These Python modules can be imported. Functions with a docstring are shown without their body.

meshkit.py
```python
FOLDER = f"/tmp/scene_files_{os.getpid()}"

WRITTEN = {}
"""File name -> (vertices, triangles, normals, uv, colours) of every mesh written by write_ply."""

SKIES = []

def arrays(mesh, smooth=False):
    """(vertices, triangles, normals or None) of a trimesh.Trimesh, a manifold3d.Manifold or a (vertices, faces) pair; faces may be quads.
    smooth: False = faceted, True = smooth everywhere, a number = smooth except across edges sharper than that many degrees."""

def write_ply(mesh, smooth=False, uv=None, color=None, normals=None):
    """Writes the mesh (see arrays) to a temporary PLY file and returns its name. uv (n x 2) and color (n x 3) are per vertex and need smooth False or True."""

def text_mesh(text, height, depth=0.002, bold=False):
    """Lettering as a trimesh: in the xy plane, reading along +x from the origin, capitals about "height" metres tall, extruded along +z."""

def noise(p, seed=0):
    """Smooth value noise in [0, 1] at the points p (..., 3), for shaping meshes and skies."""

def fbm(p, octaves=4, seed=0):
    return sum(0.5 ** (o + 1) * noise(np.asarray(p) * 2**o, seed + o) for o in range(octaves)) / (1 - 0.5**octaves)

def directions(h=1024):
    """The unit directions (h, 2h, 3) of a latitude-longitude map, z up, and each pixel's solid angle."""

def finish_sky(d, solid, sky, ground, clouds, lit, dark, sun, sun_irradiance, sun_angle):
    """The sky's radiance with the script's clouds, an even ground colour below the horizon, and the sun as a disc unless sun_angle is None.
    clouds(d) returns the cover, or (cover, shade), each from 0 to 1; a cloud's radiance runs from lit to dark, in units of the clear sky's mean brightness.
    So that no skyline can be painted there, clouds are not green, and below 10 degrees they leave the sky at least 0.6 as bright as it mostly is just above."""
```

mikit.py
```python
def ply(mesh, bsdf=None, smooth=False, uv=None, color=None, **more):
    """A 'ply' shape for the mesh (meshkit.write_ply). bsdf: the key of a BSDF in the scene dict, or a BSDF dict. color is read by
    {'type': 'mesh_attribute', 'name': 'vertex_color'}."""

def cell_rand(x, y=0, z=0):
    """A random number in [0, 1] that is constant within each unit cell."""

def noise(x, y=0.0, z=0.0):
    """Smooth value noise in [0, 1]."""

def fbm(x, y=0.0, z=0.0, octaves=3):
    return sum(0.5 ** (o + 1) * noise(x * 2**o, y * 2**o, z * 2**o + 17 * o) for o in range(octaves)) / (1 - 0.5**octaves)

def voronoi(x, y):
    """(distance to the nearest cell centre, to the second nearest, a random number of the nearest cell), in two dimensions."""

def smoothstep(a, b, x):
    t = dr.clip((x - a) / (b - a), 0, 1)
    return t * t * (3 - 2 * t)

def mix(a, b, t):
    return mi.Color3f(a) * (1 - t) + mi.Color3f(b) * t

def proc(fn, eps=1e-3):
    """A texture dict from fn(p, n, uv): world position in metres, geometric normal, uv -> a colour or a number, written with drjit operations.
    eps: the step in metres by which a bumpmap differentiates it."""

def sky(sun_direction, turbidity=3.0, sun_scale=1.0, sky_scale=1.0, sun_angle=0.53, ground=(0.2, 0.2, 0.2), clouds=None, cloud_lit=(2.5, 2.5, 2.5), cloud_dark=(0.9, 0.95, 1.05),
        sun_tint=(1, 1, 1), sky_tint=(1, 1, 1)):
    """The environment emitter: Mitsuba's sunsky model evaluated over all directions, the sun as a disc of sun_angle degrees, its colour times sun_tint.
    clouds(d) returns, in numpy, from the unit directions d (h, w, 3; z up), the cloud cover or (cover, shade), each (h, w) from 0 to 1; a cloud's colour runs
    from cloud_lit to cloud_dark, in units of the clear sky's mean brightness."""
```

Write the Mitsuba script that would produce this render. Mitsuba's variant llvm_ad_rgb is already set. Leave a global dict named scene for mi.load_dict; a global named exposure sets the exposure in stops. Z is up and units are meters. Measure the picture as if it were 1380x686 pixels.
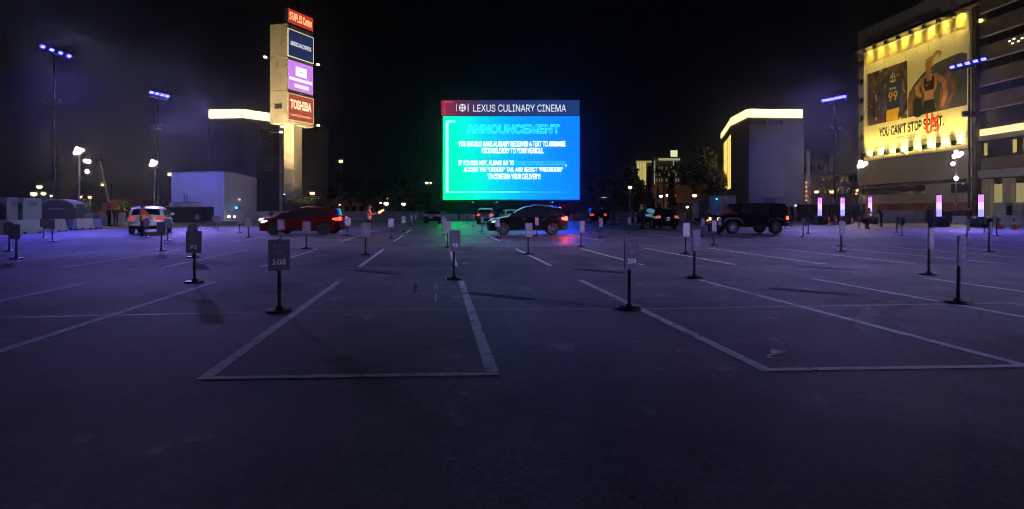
import math, random
import numpy as np, trimesh, mitsuba as mi, drjit as dr, mikit, meshkit
import manifold3d as m3
from manifold3d import Manifold, CrossSection
from shapely import affinity, union_all, Polygon, box as sbox, LineString, Point
from mikit import proc, noise, fbm, voronoi, smoothstep, mix
T = mi.ScalarTransform4f
scene, labels = {}, {'haze': {'label': 'thin night air over the lot glowing around lamps and screen', 'kind': 'stuff'}}

exposure = 4.0                                          # a long night exposure; lamp figures below are multiplied by DIM
DIM = 2.0**-exposure
# ---------------------------------------------------------------- camera, sky, floodlights, exposure
F, EYE, HORIZON, CX = 660.0, 1.4, 284.0, 690.0          # focal length and horizon as measured on the 1380 x 686 photograph
scene['camera'] = {'type': 'perspective', 'fov': math.degrees(2*math.atan(690/F)), 'fov_axis': 'x', 'near_clip': 0.05, 'far_clip': 4000.0,
                   'principal_point_offset_y': (343-HORIZON)/686,
                   'to_world': T().look_at([0, 0, EYE], [0, 10, EYE], [0, 0, 1])}
scene['sky'] = mikit.sky([0.1, -0.35, 0.6], turbidity=6, sun_scale=0.0, sky_scale=0.005*DIM, sky_tint=(.5, 1.0, .95), ground=(0.1, 0.1, 0.1))
scene['sky']['sampling_weight'] = 1.0

def G(px, py):
    d = EYE*F/(py-HORIZON)
    return np.array([(px-CX)/F*d, d, 0.0])
def W(px, py, d):
    return np.array([(px-CX)/F*d, d, EYE+(HORIZON-py)/F*d])

def spot(key, pos, target, rgb, cutoff, beam, w=1.0):
    scene[key] = {'type': 'spot', 'to_world': T().look_at(list(map(float, pos)), list(map(float, target)), [0, 0.3, 1]),
                  'intensity': {'type': 'rgb', 'value': [float(c)*DIM for c in rgb]}, 'cutoff_angle': cutoff, 'beam_width': beam, 'sampling_weight': w}

def K(c, s): return [x*s for x in c]
VIOLET, COOL, WARMWHITE = (0.20, 0.16, 1.0), (0.42, 0.40, 1.0), (1.0, 0.80, 0.70)
# the lit lamps of the place: four stadium floodlight masts and four portable light towers (their posts and heads are built below)
MAST = [W(73, 69, 52), W(213, 127, 57), W(1125, 133, 62), W(1306, 85, 52)]
TOWER = [W(107, 207, 60), W(208, 223, 70), W(1160, 225, 60), W(1288, 212, 55.5)]
MAST.append(np.array([36.0, -14.0, 15.5]))               # unseen mast inferred from the lit sign fronts, behind the viewer's right shoulder
def row_beam(key, m, along, half, target, rgb, cutoff, beam, w, n=4):
    """the beams of a mast's lamp heads, one per head along the cross arm"""
    c = np.array([math.cos(along), math.sin(along), 0]); front = np.array([math.sin(along), -math.cos(along), 0])*.7
    for i in range(n):
        p = m+c*(-half+2*half*i/(n-1))+front-[0, 0, .35]
        spot('%s_%d' % (key, i+1), p, target, K(rgb, 1/n), cutoff, beam, w/n)
row_beam('flood_beam_1', MAST[0], math.pi/2, 1.5, (-26, 29, 0), K((.11, .088, 1.0), 3300), 15, 4, 2.4)
row_beam('flood_beam_2', MAST[1], math.pi/2-.25, .95, (-15, 34, 0), K((.27, .21, 1.0), 4300), 17, 4, 3.0)
row_beam('flood_beam_3', MAST[2], -1.13, 1.27, (17, 36, 0), K((.34, .26, 1.0), 1700), 18, 5, 2.4)
row_beam('flood_beam_4', MAST[3], -1.32, 1.45, (34, 31, 0), K((.16, .125, 1.0), 2900), 19, 5, 2.4)
row_beam('flood_beam_5', MAST[0], math.pi/2, 1.5, (-3, 15, 0), K((.46, .46, 1.0), 300), 15, 4, .8)
row_beam('flood_beam_11', MAST[1], math.pi/2-.25, .95, (-3, 14, 0), K((.46, .46, 1.0), 260), 17, 4, .8)
spot('flood_beam_12', MAST[4]+[0, .6, -.4], (-1, 9, 0), K((.48, .44, 1.0), 560), 34, 10, .6)
spot('flood_beam_6', MAST[4]+[0, .6, -.4], (2, 23, 0), K((.40, .40, 1.0), 5400), 21, 6, 2.0)
spot('flood_beam_9', MAST[4]+[0, .6, -.3], (-14, 36, 1), K((.85, .66, 1.0), 3600), 12, 6, 1.2)
spot('flood_beam_10', MAST[4]+[.3, .6, -.3], (38, 44, 1), K((.40, .34, 1.0), 1300), 19, 8, .8)
spot('flood_beam_7', MAST[1]+[0, .8, -.4], (-46, 66, 4), K((.12, .15, 1), 380), 50, 25, 1)
spot('flood_beam_8', MAST[2]+[0, .8, -.4], (53, 95, 9), K((.09, .16, 1), 800), 18, 9, 1)
spot('tower_beam_1', TOWER[0]-[0, .5, .2], (-36, 34, 0), K(WARMWHITE, 75), 62, 30, .4)
spot('tower_beam_2', TOWER[1]-[0, .5, .2], (-34, 36, 0), K(WARMWHITE, 85), 62, 30, .4)
spot('tower_beam_3', TOWER[2]-[0, .5, .2], (26, 34, 0), K(WARMWHITE, 90), 62, 30, .4)
spot('tower_beam_4', TOWER[3]-[0, .5, .2], (34, 32, 0), K(WARMWHITE, 60), 62, 30, .4)
spot('tower_beam_5', TOWER[3]+[.8, .5, .4], (74, 76, 6), K((1, .85, .66), 430), 60, 40, 1.2)

# thin night air: gives the lamps and the screen their soft glow
scene['night_air'] = {'type': 'homogeneous', 'albedo': {'type': 'rgb', 'value': .95}, 'sigma_t': .0005, 'phase': {'type': 'hg', 'g': .93}}
scene['haze'] = {'type': 'cube', 'to_world': T().translate([0, 135, 19]).scale([340, 205, 20.5]), 'bsdf': {'type': 'null'}, 'interior': {'type': 'ref', 'id': 'night_air'}}
scene['camera']['medium'] = {'type': 'ref', 'id': 'night_air'}
# ---------------------------------------------------------------- helpers
def M(name, col, rough=.6, metal=0.0, spec=.5, **k):
    scene[name] = {'type': 'twosided', 'inner': {'type': 'principled', 'base_color': col if isinstance(col, dict) else {'type': 'rgb', 'value': list(col)},
                   'roughness': rough, 'metallic': metal, 'specular': spec, **k}}
    return name
def tag(key, label, cat=None, group=None, kind=None):
    d = {'label': label} if label else {}
    if cat: d['category'] = cat
    if group: d['group'] = group
    if kind: d['kind'] = kind
    labels[key] = d
def free(key):
    if not any(k == key or k.startswith(key+'__') for k in scene): return key
    n = 1
    while any(k == f'{key}_{n:03d}' or k.startswith(f'{key}_{n:03d}__') for k in KEYS(key)): n += 1
    return f'{key}_{n:03d}'
_tops = {}
def KEYS(prefix): return [k for k in scene if k.startswith(prefix)]
_used = set()
def name(key):
    """the key itself, or the next free number of it"""
    if key not in _used:
        _used.add(key); return key
    n = 1
    while f'{key}_{n:03d}' in _used: n += 1
    k = f'{key}_{n:03d}'; _used.add(k); return k
def put(key, mesh, mat, smooth=False, emit=None, w=.05, tw=None):
    key = name(key)
    if isinstance(mesh, dict): d = dict(mesh)
    else: d = mikit.ply(mesh, mat, smooth=smooth)
    if tw is not None: d['to_world'] = tw
    if emit is not None: d['emitter'] = {'type': 'area', 'radiance': {'type': 'rgb', 'value': [float(x)*DIM for x in emit]}, 'sampling_weight': float(w)}
    scene[key] = d
    return key
def cat_(ms): return trimesh.util.concatenate(ms)
def box(x0, y0, z0, x1, y1, z1):
    b = trimesh.creation.box((abs(x1-x0), abs(y1-y0), abs(z1-z0)))
    b.apply_translation(((x0+x1)/2, (y0+y1)/2, (z0+z1)/2)); return b
def cbox(cx, cy, cz, sx, sy, sz, rz=0):
    b = trimesh.creation.box((sx, sy, sz))
    if rz: b.apply_transform(trimesh.transformations.rotation_matrix(rz, [0, 0, 1]))
    b.apply_translation((cx, cy, cz)); return b
def tm(man):
    m = man.to_mesh(); return trimesh.Trimesh(m.vert_properties[:, :3], m.tri_verts, process=False)
def tube(p, q, r, r2=None, n=10):
    p, q = np.asarray(p, float), np.asarray(q, float); L = np.linalg.norm(q-p)
    m = tm(Manifold.cylinder(L, r, r if r2 is None else r2, n))
    m.apply_transform(trimesh.geometry.align_vectors([0, 0, 1], (q-p)/L)); m.apply_translation(p); return m
def lathe(prof, n=24):
    return trimesh.creation.revolve(np.array(prof, float), sections=n)
def rbox(sx, sy, sz, r=.03, seg=8):
    """a rounded box standing on z = 0"""
    s = Manifold.sphere(r, seg)
    return tm(Manifold.batch_hull([s.translate((a*(sx/2-r), b*(sy/2-r), c)) for a in (-1, 1) for b in (-1, 1) for c in (r, sz-r)]))
def moved(m, x=0, y=0, z=0, rz=0.0):
    m = m.copy()
    if rz: m.apply_transform(trimesh.transformations.rotation_matrix(rz, [0, 0, 1]))
    m.apply_translation((x, y, z)); return m
def at(x, y, z=0, rz=0.0): return T().translate([float(x), float(y), float(z)]).rotate([0, 0, 1], math.degrees(rz))
def polys(g): return [p for p in getattr(g, 'geoms', [g]) if p.geom_type == 'Polygon' and p.area > 1e-9]
def extrude(g, h):
    return cat_([trimesh.creation.extrude_polygon(p, h, engine='earcut') for p in polys(g)])
def letters(text, bold=0.0):
    """lettering as a shapely shape, scaled to the unit box: x 0..1, y 0..1"""
    m = meshkit.text_mesh(text, 1.0, .1, bold=bold > 0)
    tri = m.triangles[m.face_normals[:, 2] > .5][:, :, :2]
    g = union_all([Polygon(t).buffer(.002, join_style=2) for t in tri])
    if bold > 1: g = g.buffer(.02*(bold-1))
    x0, y0, x1, y1 = g.bounds
    return affinity.scale(affinity.translate(g, -x0, -y0), 1/(x1-x0), 1/(y1-y0), origin=(0, 0))
def fit(g, x0, y0, x1, y1): return affinity.translate(affinity.scale(g, x1-x0, y1-y0, origin=(0, 0)), x0, y0)
class Wall:
    """a vertical plane through p and q (seen with p on the left): lays flat things out in (u metres along, z up), proud by n metres"""
    def __init__(s, p, q):
        s.p = np.array([p[0], p[1], 0.0]); v = np.array([q[0]-p[0], q[1]-p[1], 0.0]); s.L = np.linalg.norm(v); s.u = v/s.L
        s.n = np.array([s.u[1], -s.u[0], 0.0])
    def place(s, m, off=0.0):
        v = m.vertices; m = m.copy()
        m.vertices = s.p + np.outer(v[:, 0], s.u) + np.outer(v[:, 2]+off, s.n) + np.outer(v[:, 1], [0, 0, 1.0])
        m.fix_normals() if False else None
        return m
    def slab(s, u0, z0, u1, z1, off, th):       # box proud of the wall: from off to off+th
        return s.place(trimesh.creation.box((u1-u0, z1-z0, th)).apply_translation(((u0+u1)/2, (z0+z1)/2, th/2)), off)
    def shape(s, g, off, th): return s.place(extrude(g, th), off)
    def u_at(s, px):                            # where the sight line of a photo column meets the wall
        k = (px-CX)/F
        return (s.p[1]*k-s.p[0])/(s.u[0]-s.u[1]*k)
    def z_at(s, px, py):
        d = s.p[1]+s.u_at(px)*s.u[1]; return EYE+(HORIZON-py)/F*d

# ---------------------------------------------------------------- materials
def deck_colour(p, n, uv):
    a = fbm(p.x*.22, p.y*.22, 0., 4); b = fbm(p.x*1.7+9, p.y*1.7, 0., 4); c = noise(p.x*38, p.y*38); e = fbm(p.x*7, p.y*7, 3., 3)
    g2 = noise(p.x*110, p.y*110)
    v = .150+.085*(a-.5)+.075*(b-.5)+.06*(c-.5)+.04*(e-.5)+.06*(g2-.5)
    # oil drips and tyre-darkened lanes in the stalls, a band of darker patches
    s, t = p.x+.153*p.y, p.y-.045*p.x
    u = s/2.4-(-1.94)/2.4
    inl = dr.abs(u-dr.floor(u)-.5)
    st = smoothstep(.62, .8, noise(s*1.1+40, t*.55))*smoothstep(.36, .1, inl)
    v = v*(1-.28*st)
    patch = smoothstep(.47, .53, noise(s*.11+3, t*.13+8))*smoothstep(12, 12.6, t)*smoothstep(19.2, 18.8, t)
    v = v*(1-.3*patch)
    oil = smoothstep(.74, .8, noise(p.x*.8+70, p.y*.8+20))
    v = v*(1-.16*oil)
    r1 = dr.sqrt(dr.square(p.x-8.6)+dr.square(p.y-3.2)); arc = (1-smoothstep(.05, .16, dr.abs(r1-3.4)))+(1-smoothstep(.05, .16, dr.abs(r1-4.9)))+.7*(1-smoothstep(.05, .14, dr.abs(r1-5.3)))
    v = v*(1-.28*dr.minimum(arc, 1)*smoothstep(.3, .6, b)*smoothstep(4.6, 5.4, p.y))
    v = v*(1+.5*smoothstep(.80, .9, noise(p.x*5.3+11, p.y*5.3+5))*smoothstep(.5, .7, b))
    cr = dr.abs(fbm(p.x*.35+5, p.y*.35, 7., 4)-.5)
    v = v*(1-.22*(1-smoothstep(.001, .005, cr)))
    return mi.Color3f(v*.98, v*.955, v*1.03)
def deck_rough(p, n, uv):
    # the resealed far section of the deck is smoother than the worn near one
    t = p.y-.045*p.x+.5*(fbm(p.x*.6, p.y*.6, 2., 3)-.5)
    q = smoothstep(18.4, 20., t)*smoothstep(11, 5, dr.abs(p.x+1.5+2*(noise(p.x*.3, p.y*.3)-.5)))
    return .72-.10*smoothstep(20., 34., t)-.24*q+.14*(fbm(p.x*.3+4, p.y*.3, 1., 3)-.5)
def deck_bump(p, n, uv): return .006*noise(p.x*30, p.y*30)+.01*fbm(p.x*4, p.y*4, 0., 3)
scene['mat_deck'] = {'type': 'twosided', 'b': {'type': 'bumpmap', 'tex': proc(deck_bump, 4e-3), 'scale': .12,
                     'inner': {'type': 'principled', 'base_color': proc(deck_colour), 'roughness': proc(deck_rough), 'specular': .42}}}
def paint_colour(p, n, uv):
    w = smoothstep(.3, .62, fbm(p.x*9, p.y*9, 1., 4)+.25*(noise(p.x*45, p.y*45)-.5)+.12)
    return mix((.20, .195, .195), (.56, .56, .57), .25+.75*w)
M('mat_paint', proc(paint_colour), .65, 0, .35)
M('mat_seam', (.24, .235, .235), .55)
M('mat_joint_paint', (.30, .295, .295), .55)
M('mat_tar', (.03, .03, .03), .4)
def wallcol(c, k=1.2, amt=.25):
    def fn(p, n, uv):
        a = fbm(p.x*.5*k, p.y*.5*k, p.z*.5*k, 4); b = noise(p.x*3*k, p.y*3*k, p.z*.35*k)
        v = 1+amt*(a-.5)*2+amt*.5*(b-.5)
        return mi.Color3f(c[0]*v, c[1]*v, c[2]*v)
    return proc(fn)
M('mat_concrete', wallcol((.34, .335, .32)), .8)
M('mat_concrete_pale', wallcol((.45, .44, .42)), .75)
M('mat_facade', wallcol((.36, .345, .33), .4, .15), .6)
M('mat_facade_dark', (.035, .035, .042), .15, 0, .6)
M('mat_glass_dark', (.012, .013, .016), .06, 0, .6)
M('mat_blue_cladding', wallcol((.24, .26, .34), .5, .2), .5)
M('mat_brown_cladding', wallcol((.16, .13, .12), .5, .2), .6)
M('mat_dark_cladding', wallcol((.07, .075, .10), .5, .2), .55)
M('mat_tan', wallcol((.42, .37, .27), .6, .12), .5)
M('mat_white_wall', wallcol((.55, .56, .60), .6, .15), .6)
M('mat_black', (.008, .008, .009), .4)
M('mat_black_cloth', (.012, .012, .014), .85)
M('mat_rubber', (.012, .012, .012), .75)
M('mat_steel', (.35, .35, .36), .35, .8)
M('mat_galv', (.25, .25, .26), .5, .5)
M('mat_dark_steel', (.05, .05, .055), .5, .3)
M('mat_chrome', (.75, .75, .75), .12, 1.0)
M('mat_rim', (.42, .42, .44), .25, .9)
M('mat_dark_rim', (.06, .06, .065), .3, .6)
M('mat_lens_clear', (.7, .7, .7), .1)
M('mat_lens_red', (.35, .01, .01), .15)
M('mat_plate', (.6, .6, .58), .4)
M('mat_sign_face', wallcol((.15, .125, .155), 3, .2), .45)
M('mat_sign_edge', (.62, .60, .60), .6)
M('mat_sign_ink', (.78, .76, .78), .5)
M('mat_sign_ink_dim', (.30, .28, .31), .5)
M('mat_orange', (.92, .20, .04), .7)
M('mat_reflective', (.75, .75, .7), .4)
M('mat_cone', (.8, .11, .03), .5)
M('mat_navy', (.015, .018, .035), .8)
M('mat_dark_cloth', (.022, .022, .026), .85)
M('mat_grey_cloth', (.16, .16, .18), .85)
M('mat_skin', (.42, .26, .19), .55)
M('mat_hair', (.015, .012, .01), .6)
M('mat_toilet_pale', (.42, .50, .48), .5)
M('mat_toilet_door', (.05, .055, .075), .5)
M('mat_teal_dark', (.06, .11, .12), .45)
M('mat_barrier_white', wallcol((.62, .62, .60), 1.5, .2), .6)
M('mat_barrier_blue', (.18, .26, .55), .5)
M('mat_bark', (.06, .045, .03), .85)
M('mat_brick_red', wallcol((.26, .11, .07), .8, .2), .8)
M('mat_print_white', (.72, .66, .50), .55)
M('mat_print_strip', (.46, .38, .17), .55)
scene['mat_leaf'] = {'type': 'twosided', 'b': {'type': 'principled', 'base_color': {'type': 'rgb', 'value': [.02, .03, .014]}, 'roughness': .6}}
scene['mat_leaf_painted_lit'] = {'type': 'twosided', 'b': {'type': 'principled', 'base_color': {'type': 'rgb', 'value': [.075, .10, .03]}, 'roughness': .6}}  # paler copy of the leaf, lamp light put into the colour

# ---------------------------------------------------------------- ground, parking deck, markings
def sheet(x0, y0, x1, y1, z):
    return trimesh.Trimesh([[x0, y0, z], [x1, y0, z], [x1, y1, z], [x0, y1, z]], [[0, 1, 2], [0, 2, 3]], process=False)
M('mat_city_ground', (.06, .06, .06), .9)
put('ground', sheet(-330, -60, 330, 330, -.05), 'mat_city_ground'); tag('ground', 'dark city ground beyond the parking deck', None, None, 'structure')
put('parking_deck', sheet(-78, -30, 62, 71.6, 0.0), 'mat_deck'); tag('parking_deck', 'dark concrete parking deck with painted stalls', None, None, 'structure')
U = np.array([-.153, 1.0]); V = np.array([2.4, .108]); B0 = np.array([-2.56, 4.05])
def strip(a, b, w, z):
    a, b = np.asarray(a, float), np.asarray(b, float); t = (b-a)/np.linalg.norm(b-a); n = np.array([-t[1], t[0]])*w/2
    v = [[*(a-n), z], [*(b-n), z], [*(b+n), z], [*(a+n), z]]
    return trimesh.Trimesh(v, [[0, 1, 2], [0, 2, 3]], process=False)
rows = [(0, 5.6), (8.2, 13.8), (18.4, 24.2), (26.8, 32.4)]
for r, (a, b) in enumerate(rows):
    for k in range(-14, 16):
        p, q = B0+k*V+a*U, B0+k*V+b*U
        if not any(abs(e[0]/max(e[1], .1)) < 1.06 and e[1] > 1 for e in (p, q)): continue
        if r == 2 and k in (-2, 3, 5): continue
        put('parking_deck__stall_line', strip(p, q, .115, .004), 'mat_paint')
for k in (0, 2, 4):
    put('parking_deck__stall_end_line', strip(B0+k*V+.03*U, B0+(k+1)*V+.03*U+V*.02, .075, .008), 'mat_paint')
def line_px(a, b, w, m, nm): put('parking_deck__'+nm, strip(G(*a)[:2], G(*b)[:2], w, .002 if nm != 'paint_tick' else .008), m)
line_px((-60, 429), (540, 417.3), .06, 'mat_joint_paint', 'joint')
line_px((540, 417.3), (900, 416), .06, 'mat_joint_paint', 'joint')
line_px((900, 416), (1440, 407), .06, 'mat_joint_paint', 'joint')
line_px((160, 381), (1180, 374), .03, 'mat_seam', 'joint')
line_px((621, 355.6), (633, 355.2), .12, 'mat_paint', 'paint_tick')
line_px((585.5, 383), (585.2, 391), .02, 'mat_paint', 'paint_tick')
line_px((588.5, 383), (588.6, 391), .02, 'mat_paint', 'paint_tick')
line_px((587, 394), (587, 407), .025, 'mat_paint', 'paint_tick')
line_px((560.5, 383), (559, 395), .05, 'mat_tar', 'tar_mark')
line_px((1033, 481), (1045, 477), .03, 'mat_paint', 'paint_tick')
line_px((1034, 483), (1056, 482.4), .02, 'mat_paint', 'paint_tick')
M('mat_litter', (.5, .48, .44), .8)

# ---------------------------------------------------------------- the LED wall
SD = 72.0
sc = Wall(W(594.5, 200, SD), W(781, 200, SD))
def su(px): return (px-594.5)/F*SD
def sz(py): return EYE+(HORIZON-py)/F*SD
put('led_wall__cabinet', box(*(sc.p+[-.12, .02, sz(269.5)]), *(sc.p+[sc.L+.12, .9, sz(134.2)])), 'mat_black')
def screen_colour(s, t):
    """s across, t from top: green at the left and bottom, blue to the right"""
    k = np.clip(s*1.08-.17*(t-.5), 0, 1)
    xs = [0, .08, .2, .35, .5, .7, 1]
    r = np.interp(k, xs, [0, 0, 0, .0, .0, .002, .004])
    g = np.interp(k, xs, [4.0, 2.6, 1.1, .76, .53, .35, .25])
    b = np.interp(k, xs, [.50, .62, .80, .90, 1.1, 3.0, 5.0])
    return r, g, b
mx0, mx1, mz0, mz1 = su(597), su(781), sz(269), sz(156.6)
n = 64; sl = (mx1-mx0)*.16; wd = (mx1-mx0+sl)/n
frame = sbox(mx0, mz0, mx1, mz1)
for i in range(n):
    a = mx0-sl+i*wd
    g = frame.intersection(Polygon([(a, mz1+sl*0), (a+wd, mz1), (a+wd+sl, mz0), (a+sl, mz0)]))
    if g.is_empty or not polys(g): continue
    c = screen_colour((a+wd/2+sl/2-mx0)/(mx1-mx0), .5)
    put('led_wall__picture__%03d' % (i+1), sc.shape(g, 0.0, .02), 'mat_black', emit=K(c, 1.0), w=.04)
hx0, hx1, hz0, hz1 = su(594.5), su(781), sz(156.2), sz(135)
nh = 30
for i in range(nh):
    a, b = hx0+(hx1-hx0)*i/nh, hx0+(hx1-hx0)*(i+1)/nh; s = (i+.5)/nh
    c = [np.interp(s, [0, .12, .3, .5, 1], v) for v in ([.34, .12, .035, .020, .015], [.022, .020, .026, .036, .046], [.06, .07, .105, .14, .18])]
    put('led_wall__header__%03d' % (i+1), sc.slab(a, hz0, b, hz1, 0.0, .02), 'mat_black', emit=c, w=.01)
def stext(txt, x0, y0, x1, y1, bold, emit, key, off=.021, g=None):
    g = letters(txt, bold) if g is None else g
    g = fit(g, su(580+x0/4.286), sz(120+y1/4.286), su(580+x1/4.286), sz(120+y0/4.286))
    put('led_wall__'+key, sc.shape(g.simplify(.008), off, .012), 'mat_black', emit=emit, w=.02)
WHT = (2.0, 2.1, 2.2)
stext('LEXUS CULINARY CINEMA', 248, 90, 783, 132, 0, (.9, .9, 1.0), 'header_lettering')
reel = Point(.5, .5).buffer(.5).difference(union_all([Point(.5+.28*math.cos(a), .5+.28*math.sin(a)).buffer(.14) for a in np.arange(4)*math.pi/2+.78]+[Point(.5, .5).buffer(.06)]))
stext('', 165, 86, 205, 130, 0, (.9, .9, 1.0), 'film_reel_emblem', g=reel)
stext('', 150, 86, 154, 130, 0, (.8, .8, .9), 'emblem_bar', g=sbox(0, 0, 1, 1))
stext('', 216, 86, 220, 130, 0, (.8, .8, .9), 'emblem_bar', g=sbox(0, 0, 1, 1))
ann = fit(letters('ANNOUNCEMENT', 3), 0, 0, 11.4, 1)
ann = ann.difference(ann.buffer(-.075))
bx = ann.bounds; ann = affinity.scale(affinity.translate(ann, -bx[0], -bx[1]), 1/(bx[2]-bx[0]), 1/(bx[3]-bx[1]), origin=(0, 0))
stext('', 208, 204, 747, 258, 0, (.05, 1.35, 1.35), 'announcement_lettering', g=ann)
LINES = [('YOU SHOULD HAVE ALREADY RECEIVED A TEXT TO ARRANGE', 162, 300, 780, 333), ('FOOD DELIVERY TO YOUR VEHICLE.', 297, 340, 653, 372),
         ('IF YOU DID NOT, PLEASE GO TO', 162, 413, 483, 446), ('ACCESS THE "ORDERS" TAB, AND SELECT "PREORDERS"', 192, 451, 765, 484), ('TO CONFIRM YOUR DELIVERY!', 330, 489, 635, 521)]
for t_ in LINES: stext(*t_, 1, WHT, 'message_lettering')
stext('ORDER.GETNIBBLE.CO/LEXUS', 489, 414, 778, 445, 1, (.05, .75, 1.1), 'link_lettering')
stext(',', 781, 434, 787, 450, 1, WHT, 'message_lettering')
brk = union_all([sbox(0, 0, .028, 1), sbox(0, .972, .085, 1)])
stext('', 88, 180, 778, 600, 0, (.45, 1.5, 1.3), 'bracket', g=brk)
stext('', 106, 590, 520, 600, 0, (.25, 1.4, 1.35), 'bracket', g=Polygon([(0, 0), (1, .25), (1, .75), (0, 1)]))
stext('', 521, 590, 800, 600, 0, (.10, .75, 1.25), 'bracket', g=Polygon([(0, .25), (1, .45), (1, .55), (0, .75)]))
stext('', 80, 72, 128, 77, 0, (.75, .10, .16), 'bracket', g=sbox(0, 0, 1, 1))
stext('', 80, 78, 84, 150, 0, (.6, .08, .14), 'bracket', g=sbox(0, 0, 1, 1))
put('led_wall__skirt', sc.slab(su(586), 0, su(790), sz(270), -.6, .06), 'mat_black_cloth')
for px in (592, 640, 688, 736, 784):
    x = sc.p[0]+su(px)
    put('led_wall__support', cat_([tube((x, SD+1.2, 0), (x, SD+1.2, sz(134)+.2), .14), tube((x, SD+4, 0), (x, SD+1.2, sz(190)), .09), cbox(x, SD+3.9, .25, 1.4, 1.4, .5)]), 'mat_dark_steel')
for px in (637, 669, 745):
    put('led_wall__skirt_lamp', cbox(sc.p[0]+su(px), SD+.5, sz(272.5), .2, .1, .12), 'mat_black', emit=(.5, 1.2, .9), w=.003)
tag('led_wall', 'giant glowing green to blue announcement screen with dark red and navy header', 'screen')

# ---------------------------------------------------------------- pylon sign tower
P0, P1, P2 = W(364, 200, 75.6), W(387, 200, 75), W(422, 200, 79.4)
py_l, py_r = Wall(P0, P1), Wall(P1, P2)
def pz(py): return EYE+(HORIZON-py)/F*75
back = P0+(P2-P1)*1.0
def prism(pts, z0, z1):
    g = Polygon([(p[0], p[1]) for p in pts]); m = trimesh.creation.extrude_polygon(g, z1-z0, engine='earcut'); m.apply_translation((0, 0, z0)); return m
pts = [P0, P1, P2, back]
for (a, b) in ((31.5, 75.3), (76.2, 120.5), (121.5, 166)):
    put('pylon_sign__cabinet', prism(pts, pz(b), pz(a)), 'mat_tan')
ins = [p+(np.mean(pts, 0)-p)*.05 for p in pts]
put('pylon_sign__core', prism(ins, pz(165.9)+.02, pz(31.6)-.02), 'mat_dark_steel')
C0, C1, C2 = W(382.5, 200, 76.6), W(396, 200, 76.2), W(407, 200, 78.5)
put('pylon_sign__column', prism([C0, C1, C2, C0+C2-C1], 0, pz(166)-.003), 'mat_tan')
L = py_r.L
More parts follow.
